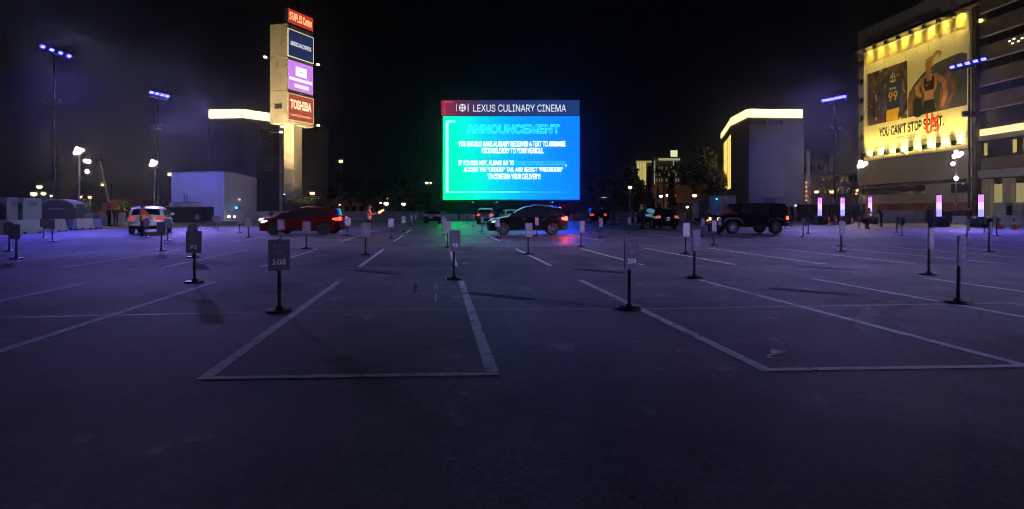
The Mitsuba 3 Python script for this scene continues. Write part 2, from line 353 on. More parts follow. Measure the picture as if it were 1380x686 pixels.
def panel(key, a, b, emit, u0=.12, u1=None, w=.02):
    u1 = L-.12 if u1 is None else u1
    put('pylon_sign__'+key, py_r.slab(u0, pz(b), u1, pz(a), .05, .06), 'mat_black', emit=emit, w=w)
    fr = sbox(u0-.1, pz(b)-.1, u1+.1, pz(a)+.1).difference(sbox(u0, pz(b), u1, pz(a)))
    return fr
def ptext(txt, u0, y0, u1, y1, emit, key, bold=1, g=None, off=.112):
    g = letters(txt, bold) if g is None else g
    put('pylon_sign__'+key, py_r.shape(fit(g, u0*L, pz(y1), u1*L, pz(y0)).simplify(.01), off, .01), 'mat_black', emit=emit, w=.004)
fr = panel('top_panel', 10.5, 29, (.55, .035, .02))
ptext('STAPLES Center', .07, 14, .93, 25, (1.5, .85, .35), 'top_lettering', 1)
put('pylon_sign__top_backing', py_r.slab(.05, pz(29.5), L-.05, pz(10), -.5, .545), 'mat_dark_steel')
fr2 = panel('navy_panel', 38.5, 74, (.012, .022, .085))
put('pylon_sign__panel_frame', py_r.shape(fr2, .04, .12), 'mat_black', emit=(.75, .75, .5), w=.004)
ptext('AMERICAN EXPRESS', .10, 53, .90, 59, (.8, .85, .95), 'navy_lettering', 1)
panel('violet_panel', 79.5, 119, (.62, .24, .85))
ptext('', .30, 86, .72, 99, (1.5, 1.2, 1.6), 'violet_emblem', g=sbox(0, 0, 1, 1).difference(sbox(.3, .45, .7, .55)))
ptext('', .06, 102, .94, 106, (1.4, 1.1, 1.5), 'violet_bar', g=sbox(0, 0, 1, 1))
ptext('', .25, 110, .8, 115, (1.3, .95, 1.45), 'violet_bar', g=sbox(0, 0, 1, 1))
fr3 = panel('red_panel', 125.5, 160, (.42, .06, .03))
put('pylon_sign__panel_frame', py_r.shape(fr3, .04, .12), 'mat_black', emit=(.85, .6, .35), w=.004)
ptext('TOSHIBA', .10, 132, .90, 145, (1.4, 1.0, .6), 'red_lettering', 3)
ptext('Leading Innovation', .10, 151, .90, 155.5, (1.1, .6, .35), 'red_lettering', 1)
put('pylon_sign__finial', cat_([cbox(*(W(404, 14, 79)), .9, .9, 2.2), cbox(*(W(404, 8, 79)), .4, .4, 1.6), cbox(*(W(393, 9, 79)), .2, .2, 1.2)]), 'mat_dark_steel')
for (px, py, d) in ((357.5, 77, 75.5), (428.5, 87, 79), (429, 169, 79), (380.5, 171, 75.8), (379, 178, 75.8)):
    p = W(px, py, d); q = W(364 if px < 380 else 422 if px > 400 else 383, py+1, d)
    put('pylon_sign__arm', tube(p, q, .05), 'mat_dark_steel')
    put('pylon_sign__floodlight', cbox(*p, .38, .38, .3), 'mat_black', emit=(2.2, 2.0, 1.4), w=.01)
put('pylon_sign__vent', py_l.slab(.8, pz(146), 2.1, pz(139), .005, .03), 'mat_dark_steel')
tag('pylon_sign', 'tall tan pylon sign tower with stacked red, navy, violet and red lit panels', 'sign')
for i, (px_, tgt, I_) in enumerate(((366, W(378, 95, 75.4), 4200), (409, W(400, 190, 77), 430))):
    f0 = W(px_, 284, 67)*[1, 1, 0]; k = name('ground_floodlight'); _used.discard(k)  # lamp added out of view to brighten the tan sign faces
    put(k+'__stand', cat_([tube(f0, f0+[0, 0, .8], .06), cbox(f0[0], 67, .03, .6, .6, .06)]), 'mat_dark_steel')
    put(k+'__housing', rbox(.5, .4, .4, .05).apply_translation(f0+[0, 0, .8]), 'mat_black', 40)
    _used.add(k); tag(k, ('ground floodlight aimed up at the pylon sign cabinets', 'ground floodlight aimed up at the pylon sign column')[i], 'lamp')
    spot('pylon_beam_%d' % i, f0+[0, .1, 1.3], tgt, K((1, .77, .40), I_), 34, 16, 1.5)

# ---------------------------------------------------------------- left tower building with a lit parapet
def facets(key, pts, z1, mat, z0=0.0):
    """closed prism from a chain of points plus depth behind"""
    put(key, prism(pts, z0, z1), mat)
A0, A1, A2 = W(283, 200, 90.4), W(328.5, 200, 90), W(378, 200, 95)
za = EYE+(HORIZON-159)/F*90; zb = EYE+(HORIZON-147.5)/F*90
put('left_tower_building__wall', prism([A0, A1, A2, A2+[4, 14, 0], A0+[-1, 14, 0]], 0, za-.01), 'mat_dark_cladding')
wl, wr = Wall(A0, A1), Wall(A1, A2)
put('left_tower_building__roof', prism([A0+[.3, .3, 0], A1+[0, .3, 0], A2+[-.3, .3, 0], A2+[4, 14, 0], A0+[-1, 14, 0]], za, zb-.15), 'mat_dark_steel')
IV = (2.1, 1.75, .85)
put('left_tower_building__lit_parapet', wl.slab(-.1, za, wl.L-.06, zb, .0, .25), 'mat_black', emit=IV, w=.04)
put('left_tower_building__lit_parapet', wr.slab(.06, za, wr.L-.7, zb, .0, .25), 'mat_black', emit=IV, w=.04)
for i in range(9): put('left_tower_building__panel_seam', wl.slab(.02, 1.6+i*1.75, wl.L-.1, 1.66+i*1.75, .0, .03), 'mat_black')
for i in range(16):
    put('left_tower_building__louvre', wr.slab(2.6, 9.0+i*.52, 5.4, 9.3+i*.52, .0, .07), 'mat_galv')
put('left_tower_building__pipe', tube(W(378.5, 200, 93)*[1, 1, 0], W(378.5, 163, 93), .3, n=12), 'mat_concrete_pale')
tag('left_tower_building', 'dark blue tower block left of the pylon sign with a glowing cream parapet', 'building')

# low blue-grey building with fence in front
E0, E1, E2 = W(231, 260, 66), W(302, 260, 65), W(325.5, 260, 70)
zt = EYE+(HORIZON-231.5)/F*65
put('penthouse_building__wall', prism([E0, E1, E2, E2+[-2, 8, 0], E0+[-1, 12, 0]], 0, zt), 'mat_white_wall')
wf, wg = Wall(E0, E1), Wall(E1, E2)
for i in range(1, 6): put('penthouse_building__panel_joint', wf.slab(.02, zt*i/6-.02, wf.L-.02, zt*i/6+.02, 0, .012), 'mat_white_wall')
for i in range(1, 4): put('penthouse_building__panel_joint', wf.slab(wf.L*i/4-.02, .05, wf.L*i/4+.02, zt-.05, 0.002, .012), 'mat_white_wall')
put('penthouse_building__door', wf.slab(5.9, 0.01, 6.85, 2.2, .0, .05), 'mat_white_wall')
put('penthouse_building__coping', cat_([wf.slab(-.05, zt, wf.L+.08, zt+.12, -.2, .28), wg.slab(0, zt, wg.L, zt+.12, -.2, .28)]), 'mat_galv')
put('penthouse_building__pipe', wf.slab(1.9, 2.6, 2.0, 3.6, .0, .08), 'mat_galv'); put('penthouse_building__pipe', wf.slab(2.3, 2.6, 2.4, 3.6, .0, .08), 'mat_galv')
tag('penthouse_building', 'plain blue-grey box building in front of the dark left tower', 'building')
def wall_lamp(px, py, d, rgb, label, size=.25, w=.004):
    k = name('wall_lamp'); _used.discard(k); p = W(px, py, d)
    put(k+'__housing', cbox(p[0], p[1]+.14, p[2]+.03, size*1.2, .12, size*1.3), 'mat_dark_steel')
    put(k+'__lens', cbox(p[0], p[1], p[2], size, .14, size), 'mat_black', emit=rgb, w=w)
    _used.add(k); tag(k, label, 'lamp')
def fence(key, p, q, h, n, label, mat='mat_black_cloth'):
    wl_ = Wall(p, q)
    for i in range(n):
        a, b = wl_.L*i/n, wl_.L*(i+1)/n
        put(key+'__screen_panel', wl_.slab(a+.03, .12, b-.03, h-.04, 0, .03), mat)
    for i in range(n+1): put(key+'__post', tube(wl_.p+wl_.u*wl_.L*i/n, wl_.p+wl_.u*wl_.L*i/n+[0, 0, h], .035), 'mat_dark_steel')
    put(key+'__rail', tube(wl_.p+[0, 0, h], wl_.p+wl_.u*wl_.L+[0, 0, h], .03), 'mat_dark_steel')
    tag(key, label, 'fence')
fence('screened_fence', W(210, 290, 58)*[1, 1, 0], W(288, 290, 57)*[1, 1, 0], 1.85, 5, 'black screened fence before the blue-grey box building')
fence('screened_fence_001', W(1074, 290, 60)*[1, 1, 0], W(1166, 290, 60)*[1, 1, 0], 2.15, 6, 'black screened fence behind the violet light columns')

# ---------------------------------------------------------------- right centre tower
R0, R1, R2, R3 = W(972.5, 200, 125), W(986, 200, 104), W(1008, 200, 95), W(1083, 200, 95.6)
zc = EYE+(HORIZON-158)/F*95; zd = EYE+(HORIZON-147)/F*95
put('right_tower_building__wall', prism([R0, R1, R2, R3, R3+[4, 26, 0]], 0, zc-.01), 'mat_brown_cladding')
put('right_tower_building__roof', prism([R0+[.3, 0, 0], R1+[.3, .1, 0], R2+[.1, .4, 0], R3+[-.2, .4, 0], R3+[3, 25, 0]], zc, zd-.15), 'mat_dark_steel')
w0, w1, w2 = Wall(R0, R1), Wall(R1, R2), Wall(R2, R3)
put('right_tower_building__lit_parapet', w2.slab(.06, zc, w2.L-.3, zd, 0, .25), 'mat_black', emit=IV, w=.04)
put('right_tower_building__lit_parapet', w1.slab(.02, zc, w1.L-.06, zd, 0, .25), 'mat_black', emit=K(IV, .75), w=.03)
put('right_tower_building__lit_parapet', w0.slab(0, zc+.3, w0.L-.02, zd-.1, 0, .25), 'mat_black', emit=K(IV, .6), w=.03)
put('right_tower_building__front_backing', w2.slab(.02, .02, w2.L-.02, zc-.3, 0, .1), 'mat_dark_cladding')
for i in range(40):
    put('right_tower_building__louvre', w2.slab(.05, 2.2+i*.4, w2.L-.05, 2.5+i*.4, .1, .12), 'mat_blue_cladding')
put('right_tower_building__mullion', w2.slab(w2.L*.33, 1.0, w2.L*.33+.12, zc-.4, .1, .16), 'mat_blue_cladding')
put('right_tower_building__mullion', w2.slab(w2.L*.62, 1.0, w2.L*.62+.12, zc-.4, .1, .16), 'mat_blue_cladding')
for i in range(2):
    for j in range(5):
        u0_ = w0.L*(.28+.36*i); z0_ = 6.2+j*2.35
        put('right_tower_building__lit_window', w0.slab(u0_, z0_, u0_+w0.L*.30, z0_+2.2, 0, .06), 'mat_black', emit=(1.1, .78, .16), w=.006)
tag('right_tower_building', 'louvred blue-grey tower right of centre with a glowing cream parapet and amber side windows', 'building')

# ---------------------------------------------------------------- the big building with the billboard
Q0 = np.array([71.0, 100.0, 0]); Q1 = np.array([78.58-.0758*38, 38.0, 0])
bw = Wall(Q0, Q1)
HB = 37.8
put('arena_office_building__wall', prism([Q0, Q1, Q1+[40, 3, 0], Q0+[40, 3, 0]], 0, HB-.02), 'mat_facade_dark')
ub0, ub1 = bw.u_at(1172), bw.u_at(1314)
zb0, zb1 = 11.4, 32.6
uS = bw.u_at(1320)
# spandrel bands per floor with dark glass strips between
zf = [1.0+3.75*i for i in range(11)]
for i in range(3, 9):
    z0, z1 = zf[i]+.9, zf[i+1]-.35
    put('arena_office_building__spandrel', bw.slab(0, z0, ub0-.6, z1, 0, .3), 'mat_facade')
put('arena_office_building__spandrel', bw.slab(0, 34.6, bw.L, HB, 0, .35), 'mat_facade')
put('arena_office_building__spandrel', bw.slab(ub0, 33.3, ub1+8, 33.9, 0, .3), 'mat_facade')
for i in range(4, 9):
    put('arena_office_building__spandrel', bw.slab(ub1+1.0, zf[i]+1.0, bw.L, zf[i+1]-.5, 0, .3), 'mat_brown_cladding')
    put('arena_office_building__sill_line', bw.slab(ub1+1.0, zf[i]+.82, bw.L, zf[i]+.97, 0, .42), 'mat_facade')
    for q in range(9):
        ua = ub1+2+q*3.3
        if ua > bw.L-2: break
        put('arena_office_building__window', bw.slab(ua, zf[i+1]-.42, ua+3.0, zf[i+1]+.75, 0, .05), 'mat_glass_dark')
def bz(px, py): return bw.z_at(px, py)
put('arena_office_building__lower_wall', bw.slab(0, 6.55, ub1+.3, 11.2, 0, .35), 'mat_facade')
put('arena_office_building__lower_wall', bw.slab(0, 2.75, ub1+.3, 6.0, 0, .3), 'mat_facade')
put('arena_office_building__strip_window', bw.slab(.4, 4.5, ub0+12.4, 5.9, .302, .02), 'mat_glass_dark')
put('arena_office_building__strip_window', bw.slab(ub1-3.6, 4.3, ub1-.3, 5.8, .302, .02), 'mat_glass_dark')
put('arena_office_building__base_panel', bw.slab(0, .05, ub1-.8, 1.5, 0, .5), 'mat_concrete_pale')
for q in range(7): put('arena_office_building__base_panel', bw.slab(ub0-1+q*3.2, 1.52, ub0+2.0+q*3.2, 2.7, 0, .2), 'mat_brick_red')
put('arena_office_building__corner_pier', bw.slab(ub1+.35, 0, ub1+.95, 33.2, 0, .9), 'mat_dark_steel')
put('arena_office_building__light_band', bw.slab(ub1+1.1, 12.9, bw.L, 13.95, 0, .45), 'mat_black', emit=(1.15, .95, .45), w=.03)
put('arena_office_building__soffit', bw.slab(ub1+1.1, 12.2, bw.L, 12.88, 0, .6), 'mat_facade')
rng = random.Random(4)
for q in range(12):
    ua = ub1+1.4+q*1.35
    if q in (0, 3, 4, 5, 8, 9, 11):
        e = rng.uniform(.25, .9); put('arena_office_building__lit_window', bw.slab(ua, 9.9, ua+rng.uniform(.4, 1.1), 11.8, 0, .05), 'mat_black', emit=(e, e*.72, e*.2), w=.004)
for q in range(6):
    ua = ub1+1.6+q*3.0
    put('arena_office_building__entry_pier', bw.slab(ua, .02, ua+1.2, 6.2, 0, .7), 'mat_facade')
    put('arena_office_building__lit_window', bw.slab(ua+1.3, .6, ua+2.7, 5.4, 0, .05), 'mat_black', emit=(.30, .24, .11), w=.004)
put('arena_office_building__entry_band', bw.slab(ub1+1.1, 6.4, bw.L, 7.6, 0, .8), 'mat_blue_cladding')
put('arena_office_building__entry_band', bw.slab(ub1+1.1, 7.7, bw.L, 9.5, 0, .3), 'mat_brown_cladding')
for (px, py) in ((1362, 57), (1368, 54), (1374, 57), (1379, 53), (1366, 60)):
    u_ = bw.u_at(px); put('arena_office_building__chandelier_lamp', bw.slab(u_, bz(px, py), u_+.3, bz(px, py)+.22, .31, .1), 'mat_black', emit=(1.4, 1.2, .7), w=.002)
tag('arena_office_building', 'large banded office building at the right edge carrying the lit billboard', 'building')
# billboard (a thing hung on the building)
bb = 'billboard'
off = 1.0
put(bb+'__backing', bw.slab(ub0, zb0, ub1, zb1, .4, off-.4), 'mat_print_white')
WB, HBB = ub1-ub0, zb1-zb0
def bx_(g): return affinity.translate(affinity.scale(g, WB, HBB, origin=(0, 0)), ub0, zb0)
def bput(key, g, mat, lay, smooth=False): put(bb+'__'+key, bw.shape(bx_(g), off+.004+lay*.012, .01), mat)
# layout in unit coordinates of the sheet: measured on the photo
def crowd(p, n, uv):
    s = p.y*1.0; t = p.z
    a, b, c = voronoi(s*.9+3, t*.55); f1 = fbm(s*.9, t*.5, 2., 4); h = noise(s*2.3, t*1.1, 5.)
    col = mix((.012, .009, .008), (.13, .075, .035), smoothstep(.25, .75, f1))
    col = mix(col, (.42, .33, .20), smoothstep(.62, .85, h)*smoothstep(.7, .2, a))
    return mix(col, (.10, .03, .02), smoothstep(.6, .9, c)*.6)
M('mat_crowd_print', proc(crowd), .55)
M('mat_print_grey', wallcol((.07, .07, .08), .7, .35), .55); M('mat_print_navy', wallcol((.02, .03, .10), 1.2, .6), .5); M('mat_print_gold', (.75, .42, .03), .5); M('mat_print_black', (.012, .012, .014), .5)
M('mat_print_skin', wallcol((.40, .19, .09), 1.3, .75), .5); M('mat_print_skin_dark', wallcol((.18, .09, .05), 1.3, .7), .5); M('mat_print_red', (.65, .06, .02), .5); M('mat_print_hair', (.40, .24, .08), .5); M('mat_print_blue', (.05, .08, .25), .5)
top_l, top_r, bot = .80, .90, .315
bput('top_strip', sbox(.0, .885, 1, 1), 'mat_print_strip', 0)
bput('crowd_print', sbox(.03, bot, .465, .80), 'mat_crowd_print', 0)
bput('studio_print', Polygon([(.475, bot), (.985, bot), (.985, .70), (.93, .72), (.86, .715), (.74, .70), (.62, .655), (.53, .58), (.475, .50)]), 'mat_print_grey', 0)
def ell(x, y, a, b): return affinity.scale(Point(x, y).buffer(1, 12), a, b, origin=(x, y))
def limb(ptsr):
    return union_all([union_all([Point(p[0]/1.0, p[1]).buffer(p[2]), Point(q[0], q[1]).buffer(q[2])]).convex_hull for p, q in zip(ptsr[:-1], ptsr[1:])])
# player from behind
bput('player_print', limb([(.255, .60, .028), (.225, .50, .022), (.215, .40, .018)]).union(limb([(.385, .60, .028), (.405, .50, .022), (.412, .40, .018)])), 'mat_print_blue', 1)
bput('player_print', Polygon([(.25, .42), (.385, .42), (.375, .375), (.37, bot), (.25, bot), (.245, .36)]), 'mat_print_gold', 1)
bput('player_print', Polygon([(.285, .645), (.35, .645), (.395, .625), (.40, .56), (.385, .50), (.388, .42), (.248, .42), (.252, .50), (.24, .56), (.243, .625)]), 'mat_print_navy', 2)
bput('player_print', ell(.318, .70, .036, .048), 'mat_print_navy', 2)
bput('player_print', union_all([limb([(.29, .668, .006), (.318, .655, .006), (.346, .668, .006)]), limb([(.318, .735, .004), (.318, .66, .004)]), limb([(.296, .69, .005), (.302, .72, .004)]), limb([(.34, .69, .005), (.334, .72, .004)])]), 'mat_print_white', 3)
bput('player_lettering', fit(letters('99', 2), .272, .49, .368, .575), 'mat_print_gold', 3)
bput('player_lettering', fit(letters('DONALD', 1), .285, .592, .352, .612), 'mat_print_white', 3)
# sprinter
bput('runner_print', limb([(.83, .52, .03), (.80, .46, .035), (.80, .36, .04)]).union(ell(.83, .575, .024, .03)).union(limb([(.87, .52, .02), (.89, .44, .016), (.84, .38, .014)])), 'mat_print_skin_dark', 1)
bput('runner_print', limb([(.56, .42, .04), (.57, .35, .05)]), 'mat_print_black', 1)
bput('runner_print', limb([(.505, .52, .022), (.50, .45, .03), (.50, .36, .03)]), 'mat_print_skin_dark', 1)
bput('runner_print', union_all([Polygon([(.625, .63), (.69, .63), (.735, .60), (.74, .52), (.71, .46), (.715, .40), (.735, bot+.04), (.62, bot+.04), (.63, .42), (.625, .48), (.60, .55)]), limb([(.665, .67, .022), (.665, .62, .024)])]), 'mat_print_skin', 2)
bput('runner_print', ell(.668, .705, .032, .044), 'mat_print_skin', 3)
bput('runner_print', limb([(.615, .60, .022), (.555, .545, .019), (.59, .475, .016), (.56, .50, .016)]), 'mat_print_skin', 3)
bput('runner_print', limb([(.735, .60, .024), (.80, .54, .02), (.815, .44, .018), (.79, .355, .016)]), 'mat_print_skin', 3)
bput('runner_print', limb([(.655, .745, .014), (.68, .752, .014), (.70, .735, .012)]).union(limb([(.70, .755, .012), (.745, .785, .016), (.775, .77, .01), (.76, .745, .006)])), 'mat_print_hair', 4)
bput('runner_print', Polygon([(.628, .60), (.648, .60), (.652, .57), (.69, .57), (.698, .605), (.716, .605), (.722, .55), (.715, .50), (.635, .50), (.622, .545)]), 'mat_print_black', 4)
bput('runner_print', Polygon([(.63, .42), (.715, .42), (.735, bot), (.61, bot)]), 'mat_print_black', 4)
swoosh = Polygon([(0, .45), (.18, .1), (.45, .15), (1, .8), (.4, .42), (.2, .4), (.12, .8)])
bput('tick_emblem', fit(swoosh, .645, .535, .668, .55), 'mat_print_white', 5)
bput('tick_emblem', fit(swoosh, .455, .115, .49, .13), 'mat_print_black', 1)
bput('slogan_lettering', fit(letters("YOU CAN'T STOP SPORT.", 2), .17, .19, .80, .275), 'mat_print_black', 1)
U_ = LineString([(.655, .31), (.648, .20), (.665, .155), (.69, .17), (.70, .30)]).buffer(.010).union(LineString([(.755, .28), (.72, .255), (.725, .235), (.755, .20), (.745, .165), (.715, .17)]).buffer(.010))
bput('scrawl_lettering', U_, 'mat_print_red', 3)
for i, (a, b) in enumerate(((.36, .58), (.42, .54))): bput('small_print', union_all([sbox(a+(b-a)*j/14, .16-.017*i, a+(b-a)*(j+.75)/14, .166-.017*i) for j in range(14)]), 'mat_print_grey', 1)
for i in range(1, 9):
    bput('sheet_seam', sbox(i/9-.0008, .80, i/9+.0008, .985), 'mat_print_grey', 0)
bput('sheet_seam', sbox(.01, .902, .99, .906), 'mat_print_grey', 1); bput('sheet_seam', sbox(.0, .105, 1, .108), 'mat_print_grey', 0)
for nm_, g_ in (('frame', sbox(-.008, -.008, 1.008, 1.008).difference(sbox(0, 0, 1, 1))),): put(bb+'__'+nm_, bw.shape(bx_(g_), off-.3, .42), 'mat_print_white')
put(bb+'__catwalk', cat_([bw.slab(ub0-.6, zb1+.35, ub1-3.3, zb1+.55, .3, 2.3)]), 'mat_galv')
YEL = (1.0, .74, .16)
lens = {'upper': [], 'lower': []}
for i in range(8):
    for zz, key in ((zb1+.15, 'upper'), (zb0+.45, 'lower')):
        u_ = ub0+WB*(i+.5)/8
        k = put(bb+'__'+key+'_floodlight', bw.slab(u_-.25, zz, u_+.25, zz+.30, off+1.15, .35), 'mat_black')
        put(k+'__bracket', bw.slab(u_-.06, zz+.1, u_+.06, zz+.2, .3, off+.85), 'mat_dark_steel')
        up = key == 'lower'
        z_ = zz+.33 if up else zz-.03
        q = trimesh.Trimesh([[u_-.14, z_, off+1.18], [u_+.14, z_, off+1.18], [u_+.14, z_+(.14 if up else -.14), off+1.44], [u_-.14, z_+(.14 if up else -.14), off+1.44]], [[0, 1, 2], [0, 2, 3]], process=False)
        put(k+'__baffle', cat_([bw.slab(u_+e-.008, min(z_, z_+(.42 if up else -.42)), u_+e+.008, max(z_, z_+(.42 if up else -.42)), off+.95, .53) for e in (-.20, .20)]+[bw.slab(u_-.2, min(z_-.05, z_+(.42 if up else -.42)), u_+.2, max(z_+.05, z_+(.42 if up else -.42)), off+1.49, .012)]), 'mat_black')  # fins and hood added to cut the beams into scallops
        if up: q.invert()
        lens[key].append(bw.place(q))
for key in lens:
    m_ = cat_(lens[key])
    if m_.face_normals[0][2]*(1 if key == 'lower' else -1) < 0: m_.invert()
    k = put(bb+'__%s_lamp_lenses' % key, m_, 'mat_black', emit=K(YEL, 2900 if key == 'lower' else 800), w=5)
    labels[k] = {'kind': 'stuff'}
tag(bb, 'huge yellow-lit billboard of a football player and a runner on the office building', 'billboard')

# ---------------------------------------------------------------- floodlight masts and light towers
def mast(key, top, half, n, rz, rgb, label, bracket=None, r=.12, head=.50):
    """a steel post with a cross arm of n lamp heads facing the lot"""
    x, y, z = top
    put(key+'__post', tube((x, y, 0), (x, y, z-.3), r, r*.55, 12), 'mat_dark_steel')
    put(key+'__base', lathe([(0, 0), (r*2.2, 0), (r*2.2, .35), (r*1.3, .5), (0, .5)]), 'mat_concrete')
    c, s = math.cos(rz), math.sin(rz)
    put(key+'__cross_arm', cbox(x, y, z-.35, half*2+.3, .18, .18, rz), 'mat_dark_steel')
    for i in range(n):
        u = -half+2*half*i/(n-1)
        px, py = x+u*c, y+u*s
        hd = rbox(head, head*.6, head*.7, .08, 6); hd.apply_transform(trimesh.transformations.rotation_matrix(.5, [1, 0, 0])); hd.apply_translation((0, 0, -.1))
        a = math.atan2(-x*.6, -y+20)
        k = put(key+'__lamp_head', hd, 'mat_dark_steel', True, tw=at(px, py, z, rz))
        ln = trimesh.creation.box((head*.86, .03, head*.58)); ln.apply_translation((0, -head*.3-.02, head*.35)); ln.apply_transform(trimesh.transformations.rotation_matrix(.5, [1, 0, 0])); ln.apply_translation((0, 0, -.1))
        put(k+'__lens', ln, 'mat_black', emit=rgb, w=.03, tw=at(px, py, z, rz))
    if bracket: put(key+'__bracket', cat_([cbox(x, y, bracket, 1.3, .2, .15), cbox(x-.5, y-.1, bracket+.25, .4, .4, .4), cbox(x+.5, y-.1, bracket+.25, .4, .4, .4)]), 'mat_galv')
    tag(key, label, 'floodlight mast', 'tall floodlight masts round the lot')
PI = math.pi
FB = (.6, .68, 22)
mast('floodlight_mast', MAST[0], 1.5, 4, PI/2, FB, 'tall floodlight mast with four blue-white lamps at the upper left corner of the photo', 12.8)
mast('floodlight_mast_001', MAST[1], .95, 4, PI/2-.25, FB, 'tall blue-white floodlight mast above the blue-grey box building', 11.0)
mast('floodlight_mast_002', MAST[2], 1.27, 6, -1.13, FB, 'tall blue-white floodlight mast right of the louvred tower with cream parapet', 11.6)
mast('floodlight_mast_003', MAST[3], 1.45, 5, -1.32, FB, 'tall blue-white floodlight mast in front of the billboard edge', 11.5)
mast('floodlight_mast_004', MAST[4], 1.4, 4, 3.6, (1, 1, 2), 'unseen floodlight mast standing behind the viewer at the edge of the deck')
def light_tower(key, top, rgb, label, extra=()):
    x, y, z = top
    put(key+'__trailer', rbox(2.2, 1.4, 1.1, .08), 'mat_dark_steel', True, tw=at(x, y, .35))
    wh = cat_([tm(Manifold.cylinder(.2, .32, .32, 18)).apply_transform(trimesh.transformations.rotation_matrix(math.pi/2, [1, 0, 0])).apply_translation((dx, dy, .32)) for dx in (-.5, .5) for dy in (.9, -.7)])
    put(key+'__wheels', wh, 'mat_rubber', tw=at(x, y))
    put(key+'__post', tube((x, y, 1.3), (x, y, z), .09, .06), 'mat_galv')
    put(key+'__cross_arm', cat_([cbox(x, y+.1, z, 1.1, .08, .08), cbox(x, y+.1, z+.3, .08, .08, .9)]), 'mat_galv')
    for i, (dx, dz) in enumerate(((-.34, .08), (.12, .16), (.46, .40), (-.14, .58), *extra)):
        k = put(key+'__lamp_head', rbox(.44, .34, .44, .06, 6), 'mat_dark_steel', True, tw=at(x+dx, y, z+dz-.23))
        put(k+'__lens', tm(Manifold.cylinder(.03, .21, .21, 20)).apply_transform(trimesh.transformations.rotation_matrix(math.pi/2, [1, 0, 0])).apply_translation((x+dx, y-.18, z+dz)), 'mat_black', emit=rgb, w=.05)
    tag(key, label, 'light tower', 'portable light towers behind the lot')
WL = (60, 47.0, 42.0)
light_tower('light_tower', TOWER[0], WL, 'portable light tower with white lamps, left of the white vehicle', ((.9, -.9), (1.3, -1.0), (1.1, -2.2)))
light_tower('light_tower_001', TOWER[1], WL, 'portable light tower with white lamps just above the white vehicle')
light_tower('light_tower_002', TOWER[2], WL, 'portable light tower with pinkish white lamps left of the billboard')
light_tower('light_tower_003', TOWER[3], WL, 'portable light tower with white lamps below the right end of the billboard', ((-.5, -.75), (-.1, -2.4)))

# ---------------------------------------------------------------- stall signs
SB = mikit.ply(lathe([(0, 0), (.165, 0), (.17, .012), (.16, .028), (.06, .045), (.035, .075), (.03, .08), (0, .08)], 28), 'mat_black', smooth=40)
SP = mikit.ply(cat_([tm(Manifold.cylinder(.93, .024, .024, 14)).apply_translation((0, 0, .06)), tm(Manifold.sphere(.027, 12)).apply_translation((0, 0, .99))]), 'mat_black', smooth=40)
def board_mesh():
    m = trimesh.creation.box((.272, .018, .43)); m.apply_translation((0, -.040, .785)); return m
SBo = mikit.ply(board_mesh(), 'mat_sign_edge')
f_ = trimesh.creation.box((.268, .003, .426)); f_.apply_translation((0, -.0503, .785)); SF = mikit.ply(f_, 'mat_sign_face')
bk = trimesh.creation.box((.268, .003, .426)); bk.apply_translation((0, -.0297, .785)); SBk = mikit.ply(bk, 'mat_sign_face')
def on_board(g, mat): m = extrude(g, .0015); m.apply_transform(trimesh.transformations.rotation_matrix(math.pi/2, [1, 0, 0])); m.apply_translation((0, -.0520, .785)); return mikit.ply(m, mat)
ICON = on_board(union_all([Point(-.055, .135).buffer(.018)]+[sbox(-.02, .14-.012*i, .075, .146-.012*i) for i in range(2)]+[sbox(-.06+.01*i, .055-.022*i, .06-.01*i, .063-.022*i) for i in range(3)]), 'mat_sign_ink_dim')
SMALLTEXT = on_board(sbox(-.05, -.10, .05, -.045).difference(sbox(-.012, -.10, .012, -.045)), 'mat_sign_ink_dim')
NUM = {}
def number(n):
    if n not in NUM: NUM[n] = on_board(fit(letters(n, 2), -.085 if len(n) > 2 else -.06, -.135, .085 if len(n) > 2 else .06, -.055), 'mat_sign_ink')
    return NUM[n]
